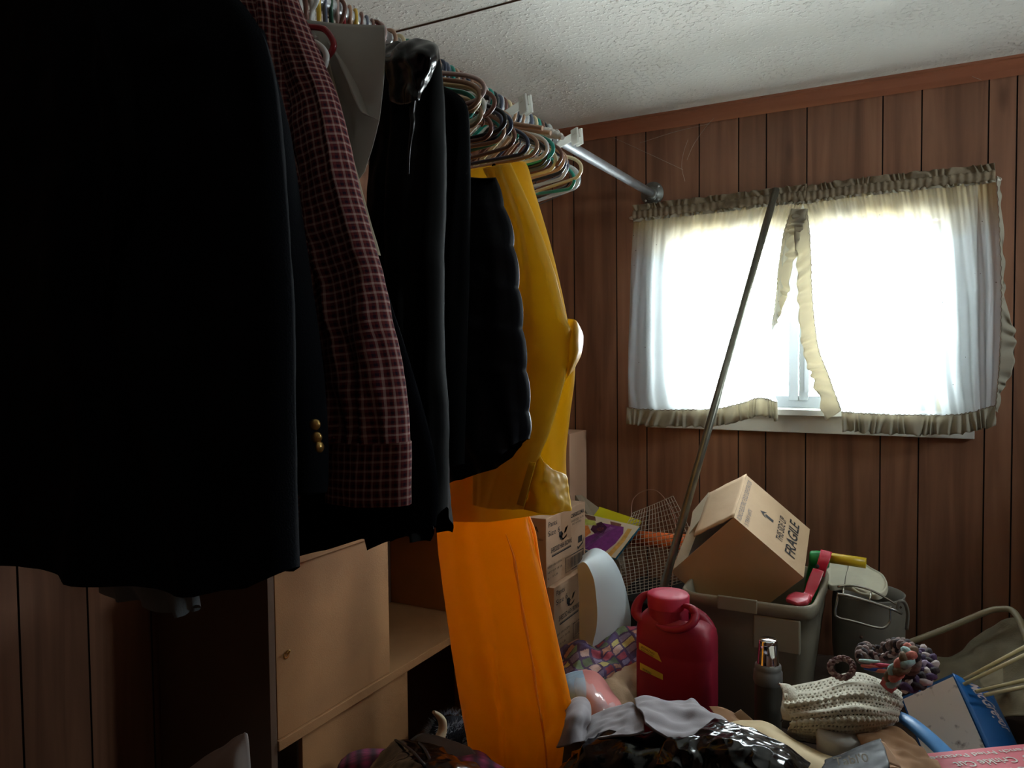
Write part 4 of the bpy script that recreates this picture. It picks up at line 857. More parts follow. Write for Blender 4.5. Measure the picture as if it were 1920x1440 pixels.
sheet('tan_cloth', [[(1085, 1275, 1.95), (1120, 1270, 1.94), (1160, 1248, 1.99), (1198, 1240, 2.02)], [(1085, 1300, 1.88), (1125, 1290, 1.84), (1165, 1270, 1.92), (1197, 1270, 1.98)], [(1090, 1340, 1.82), (1130, 1330, 1.78), (1168, 1310, 1.84), (1197, 1310, 1.93)], [(1090, 1380, 1.76), (1130, 1370, 1.74), (1168, 1360, 1.78), (1197, 1360, 1.86)]], mat('tan_linen', (186, 158, 128), rough=0.95, bump=0.4, bscale=200), 50, 50, amp=0.014, fs=16, seed=8, th=0.003)
tag(bpy.data.objects['tan_cloth'], 'crumpled tan cloth lying against the left side of the red jug', 'cloth')
pp = thing('pillow_pack', 'blue and pink folded bedding in a clear plastic pack', 'bedding pack', P(1100, 1330, 1.72))
shp = [[(1040, 1285, 1.84), (1070, 1268, 1.82), (1108, 1264, 1.80), (1128, 1278, 1.80)], [(1040, 1310, 1.76), (1075, 1292, 1.70), (1115, 1290, 1.69), (1145, 1305, 1.74)], [(1045, 1340, 1.70), (1080, 1325, 1.64), (1120, 1320, 1.63), (1162, 1328, 1.68)], [(1050, 1390, 1.68), (1085, 1380, 1.62), (1125, 1380, 1.60), (1175, 1380, 1.64)]]
g = patch([[P(*q) for q in r] for r in shp], 40, 40); m = MB().grid(g)
for k in range(len(m.f)):
    if k % 39 > 20: m.mi[k] = 1
m.build('bedding', [mat('pale_blue_cloth', (140, 168, 192), rough=0.9, var=0.15, vscale=30), mat('salmon_cloth', (196, 122, 118), rough=0.9, var=0.1)], pp, solid=0.02)
g2 = g.copy()
for i in range(40):
    for j in range(40): g2[i, j] += np.array([0.2, -0.6, 0.7])*(0.016+0.004*nz((j*0.35, i*0.05, 0)))
gl = mat('clear_film', (240, 244, 248), rough=0.08, alpha=0.72, spec=1.0)
MB().grid(g2).build('plastic_film', gl, pp)
# ================================================================== RED JUG
red_p = mat('red_polyethylene', (158, 26, 52), rough=0.5, trans=0.12, spec=0.5, bump=0.04, bscale=60)
yj = 1.93; cL, cR = P(1190, 1250, yj), P(1338, 1250, yj); jx = (cL[0]+cR[0])/2; jw = (cR[0]-cL[0])/2*0.965; jd = 0.060
yc = yj+jd*0.6; zc_ = lambda py: P(1262, py, yj)[2]
jug = thing('chemical_jug', 'dark red plastic jug with yellow warning stickers standing in front of the grey tote', 'jug', (jx, yc, 0.34))
zb, zsh, zn = 0.352, zc_(1178), zc_(1150)
rows = []; n = 72
def ring(cx, cy, z, hx, hy, e, tilt=0.0):
    r_ = []
    for k in range(n):
        a = 2*math.pi*k/n; cx_, sy_ = math.cos(a), math.sin(a)
        r_.append((cx+math.copysign(abs(cx_)**(2/e), cx_)*hx, cy+math.copysign(abs(sy_)**(2/e), sy_)*hy, z+tilt*(cx_*hx)))
    return r_
prof = [(zb, .90, 5), (zb+0.012, .98, 5), (zb+0.03, 1.0, 5), (zb+0.09, 1.0, 5), (zb+0.095, .988, 5), (zb+0.10, 1.0, 5), (zsh-0.075, 1.0, 5), (zsh-0.07, .986, 5), (zsh-0.065, 1.0, 5), (zsh-0.02, 1.0, 4.6), (zsh, .97, 4.2), (zsh+0.014, .88, 3.6), (zsh+0.022, .74, 3.0), (zsh+0.026, .60, 2.4)]
for z, k, e in prof: rows.append(ring(jx, yc, z, jw*k, jd*(k if k > 0.9 else k*1.02), e, -0.10 if z > zsh-0.03 else 0))
m = MB().grid(np.array(rows), close_u=True); m.f.append(tuple(range(n))[::-1]); m.mi.append(0); m.sm.append(False)
m.build('jug_body', red_p, jug)
ctop = P(1253, 1112, yc); nx, ny = ctop[0], yc; rad = 0.0535
MB().lathe([(rad*1.04, zsh-0.01), (rad*1.02, zsh+0.03), (rad*0.98, ctop[2]-0.03)], (nx, ny, 0), n=40).build('neck', red_p, jug)
capm = mat('red_cap', (190, 40, 70), rough=0.55, trans=0.1)
MB().lathe([(rad*1.02, ctop[2]-0.034), (rad*1.03, ctop[2]-0.004), (rad*0.98, ctop[2]), (rad*0.5, ctop[2]+0.0005), (0.0005, ctop[2]+0.001)], (nx, ny, 0), n=48).build('cap', capm, jug)
# grip ridges: a raised collar sweeping round the neck to the right and another on the left
for pts, rr in (([P(1281, 1135, yc-0.02), P(1296, 1140, yc-0.04), P(1304, 1152, yj-0.005), P(1300, 1166, yj-0.02), P(1286, 1177, yj-0.03), P(1266, 1181, yj-0.03), P(1244, 1178, yj-0.025), P(1230, 1172, yj-0.02)], [0.006, 0.009, 0.011, 0.011, 0.010, 0.009, 0.007, 0.003]),
                ([P(1218, 1110, yc), P(1206, 1118, yj+0.03), P(1196, 1132, yj+0.02), P(1193, 1148, yj+0.01), P(1200, 1160, yj), P(1214, 1168, yj-0.01)], [0.005, 0.010, 0.013, 0.015, 0.011, 0.004]),
                ([P(1296, 1142, yc+0.01), P(1316, 1160, yj+0.06), P(1330, 1178, yj+0.06), P(1335, 1200, yj+0.06)], [0.012, 0.018, 0.016, 0.008])):
    MB().tube(pts, rr, 14, sub=8).build('grip', red_p, jug)
yst = mat('yellow_sticker', (214, 192, 62), rough=0.5); fy = yc-jd-0.0012
def jl(a, b): return P(a, b, fy)
deco(jug, [[jl(1198, 1217), jl(1241, 1242), jl(1233, 1224), jl(1198, 1204)]], yst, 'sticker'); deco(jug, [[jl(1200, 1255), jl(1243, 1275), jl(1243, 1264), jl(1200, 1242)]], yst, 'sticker')
d = jl(1241, 1240)-jl(1200, 1216); text('BIOHAZARD', jl(1202, 1214), d, (0, 0, 1), 0.038, 0.006, INK, jug, ext=0.001); text('SHARPS CONTAINER', jl(1202, 1219)+np.array([0, 0, 0.001]), d, (0, 0, 1), 0.036, 0.0035, INK, jug, ext=0.001)
text('WARNING', jl(1204, 1255), d, (0, 0, 1), 0.026, 0.006, INK, jug, ext=0.001)
# ================================================================== TOTE
grey_t = mat('grey_tote_plastic', (146, 138, 118), rough=0.5, bump=0.05, bscale=90, var=0.04)
yt = 2.10; l0, r0 = P(1292, 1113, yt), P(1528, 1140, yt); zr = 0.5*(l0[2]+r0[2]); tx0, tx1 = l0[0]-0.035, r0[0]; ty1 = 2.52
tote = thing('storage_tote', 'grey plastic storage tote holding the fragile box, toys and straps', 'tote', ((tx0+tx1)/2, (yt+ty1)/2, 0.35))
cx, cy, hx, hy = (tx0+tx1)/2, (yt+ty1)/2, (tx1-tx0)/2, (ty1-yt)/2
n = 96; rows = []
for z, ins, e in ((0.352, 0.050, 7), (0.356, 0.042, 7), (zr-0.10, 0.012, 8), (zr-0.095, 0.010, 8), (zr-0.034, 0.006, 8), (zr-0.034, -0.001, 8), (zr-0.006, 0.000, 8), (zr, 0.003, 8), (zr-0.002, 0.010, 8), (zr-0.03, 0.013, 8), (0.372, 0.052, 7)):
    rows.append(ring(cx, cy, z, hx-ins, hy-ins, e))
n_r = n
g = np.array(rows); m = MB().grid(g, close_u=True); m.f.append(tuple(range(n))); m.mi.append(0); m.sm.append(False)
k0 = (len(rows)-1)*n; m.f.append(tuple(range(k0, k0+n))); m.mi.append(0); m.sm.append(False)
m.build('tote_body', grey_t, tote)
MB().box(P(1345, 1125, yt)[0], P(1420, 1125, yt)[0], yt-0.002, yt+0.006, zr-0.036, zr+0.003).build('rim_tab', grey_t, tote, bevel=0.003)
MB().box(P(1412, 1180, yt)[0], P(1500, 1180, yt)[0], yt+0.0015, yt+0.02, zr-0.13, zr-0.037).build('handle_recess', grey_t, tote, bevel=0.004)
# ================================================================== FRAGILE BOX
kr = mat('kraft_card', (196, 164, 128), rough=0.85, bump=0.08, bscale=90, var=0.05, vscale=10)
Dp = np.array([-0.4598, 2.1733, 0.9138]); vA = np.array([-0.015, 0.2553, 0.0809]); vC = np.array([0.1777, 0.0627, -0.1649]); vE = np.array([-0.1955, 0.0493, -0.192])
fb = thing('fragile_box', 'open cardboard box marked FRAGILE tipped on its corner in the grey tote', 'cardboard box', Dp+vC+vE)
th = 0.004; m = MB(); Lc_, La, Le = (np.linalg.norm(v) for v in (vC, vA, vE)); uC, uA, uE = vC/Lc_, vA/La, vE/Le
m.obox(Dp, vA, vC, uE*th)                       # printed face (its outside faces away from uE)
m.obox(Dp+uE*th, uA*th, vC, vE-uE*th)           # dark side
m.obox(Dp+vA-uA*th+uE*th, uA*th, vC, vE-uE*th)  # far side
m.obox(Dp+vC-uC*th+uE*th+uA*th, vA-2*uA*th, uC*th, vE-2*uE*th)   # bottom
m.obox(Dp+vE-uE*th+uA*th, vA-2*uA*th, vC-uC*th, uE*th)           # underside
m.build('box_body', kr, fb)
fl = [Dp, Dp+vA, P(1330, 924, 2.46), P(1300, 1006, 2.14)]
f1 = [Dp-uC*0.0005, Dp+vA-uC*0.0005, Dp+vA+vE*0.50-uC*0.005+np.array([0, 0.0, 0.055]), Dp+vE*0.50-uC*0.005+np.array([0, 0, 0.035])]
f1 = [P(1376, 969, 2.172), P(1400, 890, 2.43), P(1330, 924, 2.40), P(1301, 1006, 2.19)]
MB().grid(patch([[f1[0], f1[1]], [f1[3], f1[2]]], 12, 12)+np.array([[[0, 0, 0.003*nz((i, j, 0), 0.5)] for j in range(12)] for i in range(12)])).build('top_flap', kr, fb, solid=0.003)
f2 = [P(1330, 924, 2.40), P(1324, 962, 2.30), P(1293, 1002, 2.26), P(1300, 960, 2.38)]
MB().slab(f2, 0.003).build('torn_tape', mat('pale_torn_card', (206, 190, 160), rough=0.9), fb)
MB().obox(Dp+vA*0.10+vC*0.08+vE*0.12, vA*0.78, vC*0.80, vE*0.80).build('dark_contents', mat('black_appliance', (18, 20, 24), rough=0.35), fb, bevel=0.01)
Q = lambda u, w: Dp+vA*u+vC*w-uE*0.0004
rd, up_ = uA, -uC
text('FRAGILE', Q(0.17, 0.845), rd, up_, 0.70*La, 0.145*Lc_, INK, fb, bold=0.012)
text('THIS SIDE UP', Q(0.27, 0.655), rd, up_, 0.50*La, 0.10*Lc_, INK, fb, bold=0.006)
gi = mat('grey_ink', (112, 108, 108), rough=0.8)
text('RONCO ELECTRIC FOOD DEHYDRATOR', Q(0.03, 0.095), rd, up_, 0.90*La, 0.065*Lc_, gi, fb); text('5 TRAY #975', Q(0.04, 0.195), rd, up_, 0.34*La, 0.055*Lc_, gi, fb)
w_ = lambda u, w: Q(u, w)
deco(fb, [[w_(0.50, 0.49), w_(0.55, 0.49), w_(0.55, 0.37), w_(0.50, 0.37)], [w_(0.46, 0.385), w_(0.525, 0.345), w_(0.525, 0.29)], [w_(0.525, 0.29), w_(0.525, 0.345), w_(0.595, 0.385)]], INK, 'printed_arrow', 0.0006)
n_d = -uA
base = Dp+vC*0.46+vE*0.78-uA*0.0005
text('RC ITEM VK3080', base, -vE, -np.cross(-vE, n_d)*-1, 0.52*Le, 0.075*Lc_, INK, fb)
deco(fb, [[Dp+vC*a+vE*b for a, b in ((0.02, 0.62), (0.02, 0.42), (0.26, 0.42), (0.26, 0.62))]], tape, 'tape')
# ================================================================== TOYS IN THE TOTE
redt = mat('toy_red', (196, 34, 58), rough=0.25, spec=0.7); grnt = mat('toy_green', (30, 150, 76), rough=0.3); yelt = mat('toy_yellow', (214, 178, 36), rough=0.35)
ty_ = thing('toy_hammer', 'green, red and yellow plastic toy poking up between the fragile box and the off-white board', 'toy', P(1540, 1140, 2.36))
yy_ = 2.38
MB().lathe([(0.0005, 0), (0.016, 0.0), (0.022, 0.006), (0.024, 0.02), (0.024, 0.05), (0.020, 0.056), (0.0005, 0.057)], P(1517, 1046, yy_), axis=(1, 0.1, -0.05), n=24).build('barrel', grnt, ty_)
m = MB().lathe([(0.0005, 0), (0.0150, 0), (0.0150, 0.112), (0.012, 0.112), (0.0120, 0.10), (0.0005, 0.10)], P(1545, 1044, yy_), axis=(1, -0.03, -0.04), n=20); m.build('tube', yelt, ty_)
MB().tube([P(1530, 1060, yy_+0.02), P(1522, 1100, yy_+0.01), P(1512, 1160, yy_-0.04), P(1505, 1200, yy_-0.06)], 0.021, 14, sub=6).build('handle', grnt, ty_)
sheet('strap', [[(1539, 1031, 2.37), (1560, 1036, 2.37)], [(1535, 1046, 2.345), (1556, 1050, 2.345)], [(1530, 1062, 2.335), (1550, 1066, 2.335)], [(1524, 1078, 2.34), (1546, 1082, 2.34)]], redt, 20, 8, th=0.005, parent=ty_)
# red bracket: long flat shank and turned foot
rb_ = thing('toy_bracket', 'glossy red plastic bracket bent over the rim of the grey tote', 'toy', P(1500, 1140, 2.22))
sheet('shank', [[(1524, 1066, 2.30), (1545, 1072, 2.30)], [(1514, 1090, 2.27), (1536, 1096, 2.27)], [(1506, 1112, 2.24), (1524, 1120, 2.24)], [(1496, 1122, 2.20), (1521, 1128, 2.19)]], redt, 24, 8, th=0.010, parent=rb_, bevel=0.002)
sheet('foot', [[(1492, 1113, 2.22), (1520, 1118, 2.20)], [(1480, 1118, 2.19), (1514, 1130, 2.16)], [(1474, 1126, 2.17), (1496, 1135, 2.15)]], mat('toy_pink_red', (206, 70, 88), rough=0.3, spec=0.7), 16, 10, th=0.012, parent=rb_)
MB().lathe([(0.0005, 0.001), (0.006, 0.001), (0.006, -0.004)], P(1532, 1062, 2.287), axis=(0, -1, 0.2), n=14).build('peg', INK, rb_)
# ================================================================== GREY BUCKET WITH LID AND WIRE BAIL
tubm = mat('grey_bucket_metal', (122, 116, 104), rough=0.5, spec=0.5, var=0.12, vscale=20, bump=0.06, bscale=60)
bc = P(1626, 1150, 2.42); bx, by = bc[0], bc[1]+0.05; zt_ = P(1626, 1118, 2.42)[2]
bk_ = thing('grey_bucket', 'tall grey metal bucket standing against the wall right of the tote', 'bucket', (bx, by, 0.35))
bw = (P(1698, 1170, 2.42)[0]-P(1556, 1170, 2.42)[0])/2
m = MB().lathe([(0.0005, 0.352), (bw*0.78, 0.352), (bw*0.82, 0.36), (bw*0.98, 0.50), (bw*1.0, zt_-0.04), (bw*0.97, zt_-0.005), (bw*0.99, zt_), (bw*0.95, zt_), (bw*0.92, zt_-0.04), (bw*0.85, 0.46), (0.0005, 0.46)], (bx, by, 0), n=56)
m.build('bucket_body', tubm, bk_)
m = MB(); m.tube([P(1682, 1142, 2.30), P(1686, 1128, 2.30), P(1696, 1130, 2.31), P(1702, 1150, 2.33), P(1700, 1180, 2.34)], 0.005, 10, sub=6); m.build('bracket', tubm, bk_)
MB().lathe([(0.0003, 0.0035), (0.0035, 0.003), (0.005, 0)], (bx-0.012, by-bw*0.995, P(1600, 1182, 2.42)[2]), axis=(0, -1, 0), n=14).build('rivet', mat('rust_rivet', (90, 62, 44), rough=0.8), bk_)
# wire basket leaning on the bucket
ws = mat('bright_wire', (176, 170, 158), rough=0.25, metal=0.8)
m = MB(); yw = 2.285
m.tube([P(1572, 1112, yw), P(1569, 1130, yw-0.01), P(1566, 1148, yw-0.012), P(1572, 1158, yw-0.012), P(1600, 1165, yw-0.012), P(1640, 1176, yw-0.012), P(1658, 1177, yw-0.01), P(1668, 1166, yw), P(1669, 1150, yw), P(1669, 1136, yw)], 0.0034, 8, sub=5)
m.tube([P(1570, 1114, yw-0.004), P(1590, 1117, yw-0.006), P(1630, 1128, yw-0.006), P(1672, 1142, yw), P(1690, 1150, yw+0.02)], 0.0042, 8, sub=5)
m.tube([P(1570, 1100, yw+0.03), P(1600, 1098, yw+0.03), P(1636, 1108, yw+0.03), P(1672, 1128, yw+0.03), P(1690, 1140, yw+0.03)], 0.0032, 8, sub=5)
m.tube([P(1583, 1099, yw+0.03), P(1580, 1116, yw-0.004)], 0.0026, 8); m.tube([P(1634, 1107, yw+0.03), P(1630, 1128, yw-0.004)], 0.0026, 8)
tag(m.build('wire_rack', ws), 'bent wire rack with two rails leaning on the front of the grey bucket', 'wire rack')
# off-white lid
lidm = mat('aged_white_lid', (196, 190, 166), rough=0.6, bump=0.1, bscale=30, var=0.06, vscale=18, trans=0.0)
lp = [(1552, 1054), (1566, 1053), (1590, 1054), (1618, 1056), (1636, 1066), (1654, 1076), (1662, 1088), (1664, 1098), (1658, 1110), (1640, 1116), (1612, 1106), (1584, 1098), (1552, 1096)]
yl = lambda a, b: P(a, b, 2.56-(b-1053)*0.0034)
root = thing('oval_board', 'aged off-white oval plastic board with a crack resting across the grey bucket', 'board', yl(1610, 1110))
cpt = np.mean([yl(*q) for q in lp], axis=0); nl = _n(np.cross(yl(1552, 1096)-yl(1552, 1054), yl(1636, 1066)-yl(1552, 1054))); nl = nl if nl.dot(C0-cpt) > 0 else -nl
Lo = spline([yl(*q) for q in lp[:1]+lp[1:]], 80, closed=True)[:-1]
rows = [Lo-nl*0.014, Lo, cpt+(Lo-cpt)*0.96+nl*0.003, cpt+(Lo-cpt)*0.93+nl*0.001, cpt+(Lo-cpt)*0.90-nl*0.001, cpt+(Lo-cpt)*0.86-nl*0.001, cpt+(Lo-cpt)*0.3, cpt+(Lo-cpt)*0.001]
MB().grid(np.array(rows), close_u=True).build('board_plate', lidm, root)
m = MB(); m.tube([yl(1591, 1056)+nl*0.0005, yl(1590, 1066)+nl*0.0005, yl(1587, 1076)+nl*0.0005, yl(1585, 1086)+nl*0.0005, yl(1584, 1096)+nl*0.001], 0.0011, 5, sub=3); m.build('crack', mat('dark_crack', (70, 62, 50), rough=0.9), root)
m = MB(); m.tube([P(1598, 1103, 2.36), P(1612, 1112, 2.35), P(1628, 1114, 2.35), P(1636, 1108, 2.37)], 0.004, 8, sub=5); m.build('inner_ring', lidm, root)
# ================================================================== THERMOS
yth = 1.90; c = P(1440, 1278, yth); thx = c[0]; sc_ = abs(P(1465, 1278, yth)[0]-P(1415, 1278, yth)[0])/2
th_ = thing('vacuum_flask', 'grey vacuum flask with a chrome cup in front of the grey tote', 'flask', (thx, yth, 0.35))
zz = lambda py: P(1440, py, yth)[2]
chrome = mat('chrome', (226, 228, 232), rough=0.08, metal=1.0); gryp = mat('flask_grey', (104, 102, 98), rough=0.45); gryb = mat('flask_body', (82, 78, 70), rough=0.4, metal=0.3)
MB().lathe([(0.0005, zz(1198)+0.001), (sc_*0.62, zz(1198)), (sc_*0.70, zz(1200)), (sc_*0.72, zz(1208)), (sc_*0.80, zz(1242)), (sc_*0.84, zz(1243)), (sc_*0.80, zz(1245))], (thx, yth, 0), n=32).build('cup', chrome, th_)
MB().lathe([(sc_*0.80, zz(1243)), (sc_*0.98, zz(1246)), (sc_*1.0, zz(1252)), (sc_*0.98, zz(1256)), (sc_*1.08, zz(1258)), (sc_*1.1, zz(1276)), (sc_*1.04, zz(1280))], (thx, yth, 0), n=32).build('collar', gryp, th_)
MB().lathe([(sc_*1.0, zz(1280)), (sc_*1.0, zz(1300)), (sc_*1.02, 0.40), (sc_*1.0, 0.353), (0.0005, 0.352)], (thx, yth, 0), n=32).build('flask_body', gryb, th_)
m = MB(); m.tube([P(1460, 1281, 1.86), P(1472, 1290, 1.85), P(1477, 1310, 1.85), P(1475, 1340, 1.85), P(1466, 1352, 1.86)], 0.005, 8, sub=5, ry=0.5); m.build('handle', chrome, th_)
# ================================================================== BRAIDED RUGS
def braid(name, path, r, cols, label=None, n=None, turns=60, sub=10, rot=0.0):
    p = spline([P(*q) for q in path], sub*len(path)); m = MB(); K = len(p)
    s = np.concatenate([[0], np.cumsum(np.linalg.norm(np.diff(p, axis=0), axis=1))]); N_ = int(s[-1]/0.003)+8
    p2 = np.stack([np.interp(np.linspace(0, s[-1], N_), s, p[:, k]) for k in range(3)], 1)
    tan = np.gradient(p2, axis=0); tan /= np.linalg.norm(tan, axis=1, keepdims=True)
    up = np.array([0, -0.6, 0.8])
    for st in range(3):
        q = []; rad_ = []
        for i in range(N_):
            u = _n(np.cross(tan[i], up)); v = np.cross(u, tan[i]); ph = i*0.003/(r*4.0)*2*math.pi+st*2*math.pi/3+rot
            q.append(p2[i]+u*math.sin(ph)*r*0.62+v*math.sin(2*ph)*r*0.34); rad_.append(r*(0.50+0.10*math.cos(2*ph)))
        m.tube(q, rad_, 7, mi=st % len(cols))
    o = m.build(name, [mat('rag_%d_%d_%d' % c, c, rough=0.9, bump=0.4, bscale=160) for c in cols]); 
    if label: tag(o, label, 'rug')
    return o
rg = thing('braided_rug', 'braided rag rug rolled up on the white crocheted bag, multicoloured', 'rug', P(1660, 1290, 1.78))
def rugpart(path, r, cols, **k):
    o = braid('braid', path, r, cols, **k); off = WO[o.name]-WO[rg.name]; o.parent = rg; o.location = tuple(off)
dk, lt, co, mt_, pu, pk = (46, 34, 36), (176, 160, 156), (186, 106, 92), (150, 176, 172), (70, 46, 78), (196, 150, 150)
rugpart([(1700, 1268, 1.74), (1714, 1246, 1.72), (1712, 1224, 1.74), (1696, 1208, 1.78), (1674, 1207, 1.82), (1658, 1216, 1.84), (1640, 1222, 1.84), (1624, 1214, 1.82), (1616, 1222, 1.79), (1616, 1236, 1.76)], 0.0135, [dk, (120, 96, 90), (92, 74, 66)])
rugpart([(1668, 1282, 1.70), (1678, 1262, 1.69), (1692, 1248, 1.69), (1702, 1232, 1.70), (1706, 1216, 1.73)], 0.016, [mt_, (110, 86, 64), co])
rugpart([(1692, 1286, 1.72), (1716, 1284, 1.73), (1738, 1270, 1.75), (1748, 1250, 1.78), (1740, 1230, 1.81), (1722, 1216, 1.84)], 0.015, [pu, lt, dk])
rugpart([(1690, 1272, 1.74), (1714, 1268, 1.75), (1728, 1252, 1.77), (1724, 1234, 1.80), (1708, 1220, 1.83)], 0.014, [pu, (52, 36, 62), (150, 130, 150)], rot=1.0)
rugpart([(1686, 1258, 1.77), (1704, 1252, 1.78), (1712, 1240, 1.80), (1704, 1228, 1.82)], 0.014, [(46, 32, 60), pu, (40, 30, 48)])
rugpart([(1618, 1216, 1.81), (1636, 1228, 1.80), (1652, 1234, 1.80), (1670, 1228, 1.80), (1684, 1218, 1.80)], 0.009, [lt, dk, (120, 92, 90)])
for k, (c, a) in enumerate((((160, 186, 178), (1628, 1240)), ((196, 70, 96), (1650, 1247)), ((206, 110, 96), (1632, 1250)), ((44, 70, 150), (1638, 1255)), ((188, 108, 88), (1652, 1258)))):
    m = MB(); m.tube([P(a[0]-16, a[1]-2, 1.745-k*0.003), P(a[0], a[1], 1.735-k*0.003), P(a[0]+22, a[1]+1, 1.74-k*0.003)], [0.004, 0.006, 0.0035], 10, sub=6, ry=0.7); m.build('rag_strip', mat('rag_strip_%d' % c[0], c, rough=0.85), rg)
sheet('rag_end', [[(1650, 1282, 1.70), (1662, 1262, 1.70), (1676, 1254, 1.71)], [(1660, 1292, 1.69), (1672, 1278, 1.69), (1684, 1268, 1.70)], [(1672, 1300, 1.69), (1678, 1294, 1.69), (1682, 1290, 1.70)]], mat('rag_pink', (176, 92, 92), rough=0.9), 14, 14, parent=rg)
o = braid('braided_trivet', [(1562, 1240, 1.79), (1580, 1234, 1.80), (1597, 1243, 1.79), (1598, 1260, 1.77), (1582, 1271, 1.76), (1564, 1264, 1.77), (1556, 1250, 1.78), (1562, 1239, 1.79)], 0.0072, [(150, 124, 118), (96, 60, 60), (120, 90, 86)], 'small ring of brown braid lying on the white crocheted bag, left of the rolled rug')
o['category'] = 'rug'
# ================================================================== CROCHETED BAG
cro = mat('crochet_yarn', (196, 190, 172), rough=0.95, bump=0.5, bscale=260)
ctrl = [[(1475, 1290, 1.80), (1530, 1278, 1.84), (1600, 1262, 1.87), (1650, 1275, 1.86), (1690, 1300, 1.82)],
        [(1470, 1305, 1.74), (1530, 1300, 1.74), (1600, 1284, 1.75), (1655, 1292, 1.75), (1692, 1312, 1.76)],
        [(1474, 1330, 1.70), (1535, 1322, 1.67), (1600, 1312, 1.67), (1655, 1318, 1.68), (1690, 1328, 1.72)],
        [(1484, 1352, 1.68), (1540, 1345, 1.64), (1600, 1340, 1.63), (1650, 1342, 1.65), (1682, 1346, 1.70)],
        [(1476, 1370, 1.69), (1530, 1372, 1.65), (1590, 1376, 1.64), (1640, 1366, 1.66), (1676, 1356, 1.71)],
        [(1482, 1384, 1.72), (1530, 1392, 1.69), (1585, 1394, 1.70), (1635, 1380, 1.71), (1666, 1362, 1.74)]]
nr, nc = 74, 130; g = patch([[P(*q) for q in r] for r in ctrl], nr, nc)
for i in range(nr):
    for j in range(nc): g[i, j] += np.array([0.2, -0.7, 0.6])*(0.004*math.sin(i*2*math.pi/12+0.6*math.sin(j*0.12))+0.002*nz((i*0.2, j*0.2, 0)))
m = MB(); vs = g.reshape(-1, 3); fs = []
for i in range(nr-1):
    for j in range(nc-1):
        rib = (i % 12) in (0, 1, 2)
        if not rib and i % 3 == 1 and (j+(i//3 % 2)*2) % 4 == 0: continue
        if not rib and i % 3 == 1 and (j+(i//3 % 2)*2) % 4 == 1 and nz((i, j, 2), 0.7) > 0.0: continue
        fs.append((i*nc+j, i*nc+j+1, (i+1)*nc+j+1, (i+1)*nc+j))
m.add(vs, fs)
cb = thing('crocheted_bag', 'cream crocheted bag with an open stitch lying in front of the flask and rug', 'bag', P(1580, 1390, 1.70))
m.build('crochet', cro, cb, solid=0.005, sub=1)
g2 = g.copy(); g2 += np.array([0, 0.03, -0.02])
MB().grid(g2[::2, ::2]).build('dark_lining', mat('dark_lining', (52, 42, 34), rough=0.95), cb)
for rw in (0, 12, 24, 36, 48, 60, 72):
    MB()
sp_ = MB(); 
for i in (26, 48): 
    i = min(i, nr-1); pts = [g[i, j]+np.array([0, -0.005, 0.003]) for j in range(0, nc, 1)]
    sp_.tube(pts, [0.0045+0.0022*math.sin(j*0.95+i) for j in range(len(pts))], 8)
sp_.build('ridge', cro, cb)
sheet('handle', [[(1462, 1283, 1.80), (1474, 1284, 1.79), (1488, 1290, 1.78)], [(1470, 1300, 1.76), (1482, 1300, 1.74), (1496, 1304, 1.73)], [(1466, 1325, 1.73), (1480, 1328, 1.71), (1496, 1330, 1.70)], [(1470, 1350, 1.71), (1484, 1352, 1.69), (1498, 1352, 1.68)]], cro, 30, 12, amp=0.003, fs=50, th=0.007, parent=cb)
# white container under it
c = P(1576, 1388, 1.62); t = thing('white_tub', 'smooth white plastic tub under the crocheted bag', 'tub', (c[0], 1.63, 0.35))
MB().lathe([(0.0005, 0.352), (0.044, 0.352), (0.047, 0.36), (0.048, c[2]-0.006), (0.045, c[2]+0.006), (0.0005, c[2]+0.008)], (c[0], 1.65, 0), n=36).build('tub_body', mat('white_tub_m', (186, 184, 176), rough=0.4, trans=0.1), t)
# ================================================================== BLUE SHOE-SIZE BOX
blue = mat('box_blue', (8, 92, 158), rough=0.45, var=0.05); wst = mat('stained_white_panel', (186, 172, 160), rough=0.7)
nt = wst.node_tree; N = nt.nodes; L = nt.links; b = N['Principled BSDF']; tc = N.new('ShaderNodeTexCoord'); n1 = N.new('ShaderNodeTexNoise'); n1.inputs['Scale'].default_value = 38; n1.inputs['Detail'].default_value = 3; L.new(tc.outputs['Object'], n1.inputs[0])
cr = N.new('ShaderNodeValToRGB'); cr.color_ramp.elements[0].position = 0.60; cr.color_ramp.elements[0].color = (*lin((240, 228, 216)), 1); cr.color_ramp.elements[1].position = 0.74; cr.color_ramp.elements[1].color = (*lin((118, 84, 70)), 1); L.new(n1.outputs[0], cr.inputs[0]); L.new(cr.outputs[0], b.inputs['Base Color'])
O = np.array([0.0703, 1.9905, 0.6391]); va = np.array([-0.1042, 0.023, -0.0854]); vb = np.array([0.0582, -0.118, -0.1029]); vc = np.array([0.1089, 0.1373, -0.0959])
mb = thing('sports_box', 'blue cardboard box with a stained white panel and white script lettering', 'box', O+vb+va)
g_ = 1.45; vb2 = vb*g_
g = []
for i in range(14):
    s = i/13; row = []
    for j in range(14):
        t_ = j/13; q = O+vb2*s+vc*t_*0.80; nrm = _n(np.cross(vb, vc)); 
        if nrm[2] < 0: nrm = -nrm
        row.append(q+nrm*0.020*math.sin(math.pi*t_)*math.sin(math.pi*min(1, s*0.9)))
    g.append(row)
MB().grid(np.array(g)).build('script_panel', blue, mb, solid=0.002)
MB().obox(O-_n(vc)*-0.002, va*1.0, vb2, _n(vc)*0.004).build('white_panel', blue, mb)
ins = _n(np.cross(va, vb)); ins = ins if ins.dot(C0-O) > 0 else -ins
wp = [O+va*0.01+vb2*0.035+ins*0.0025, O+va*0.98+vb2*0.035+ins*0.0025, O+va*0.98+vb2+ins*0.0025, O+va*0.01+vb2+ins*0.0025]
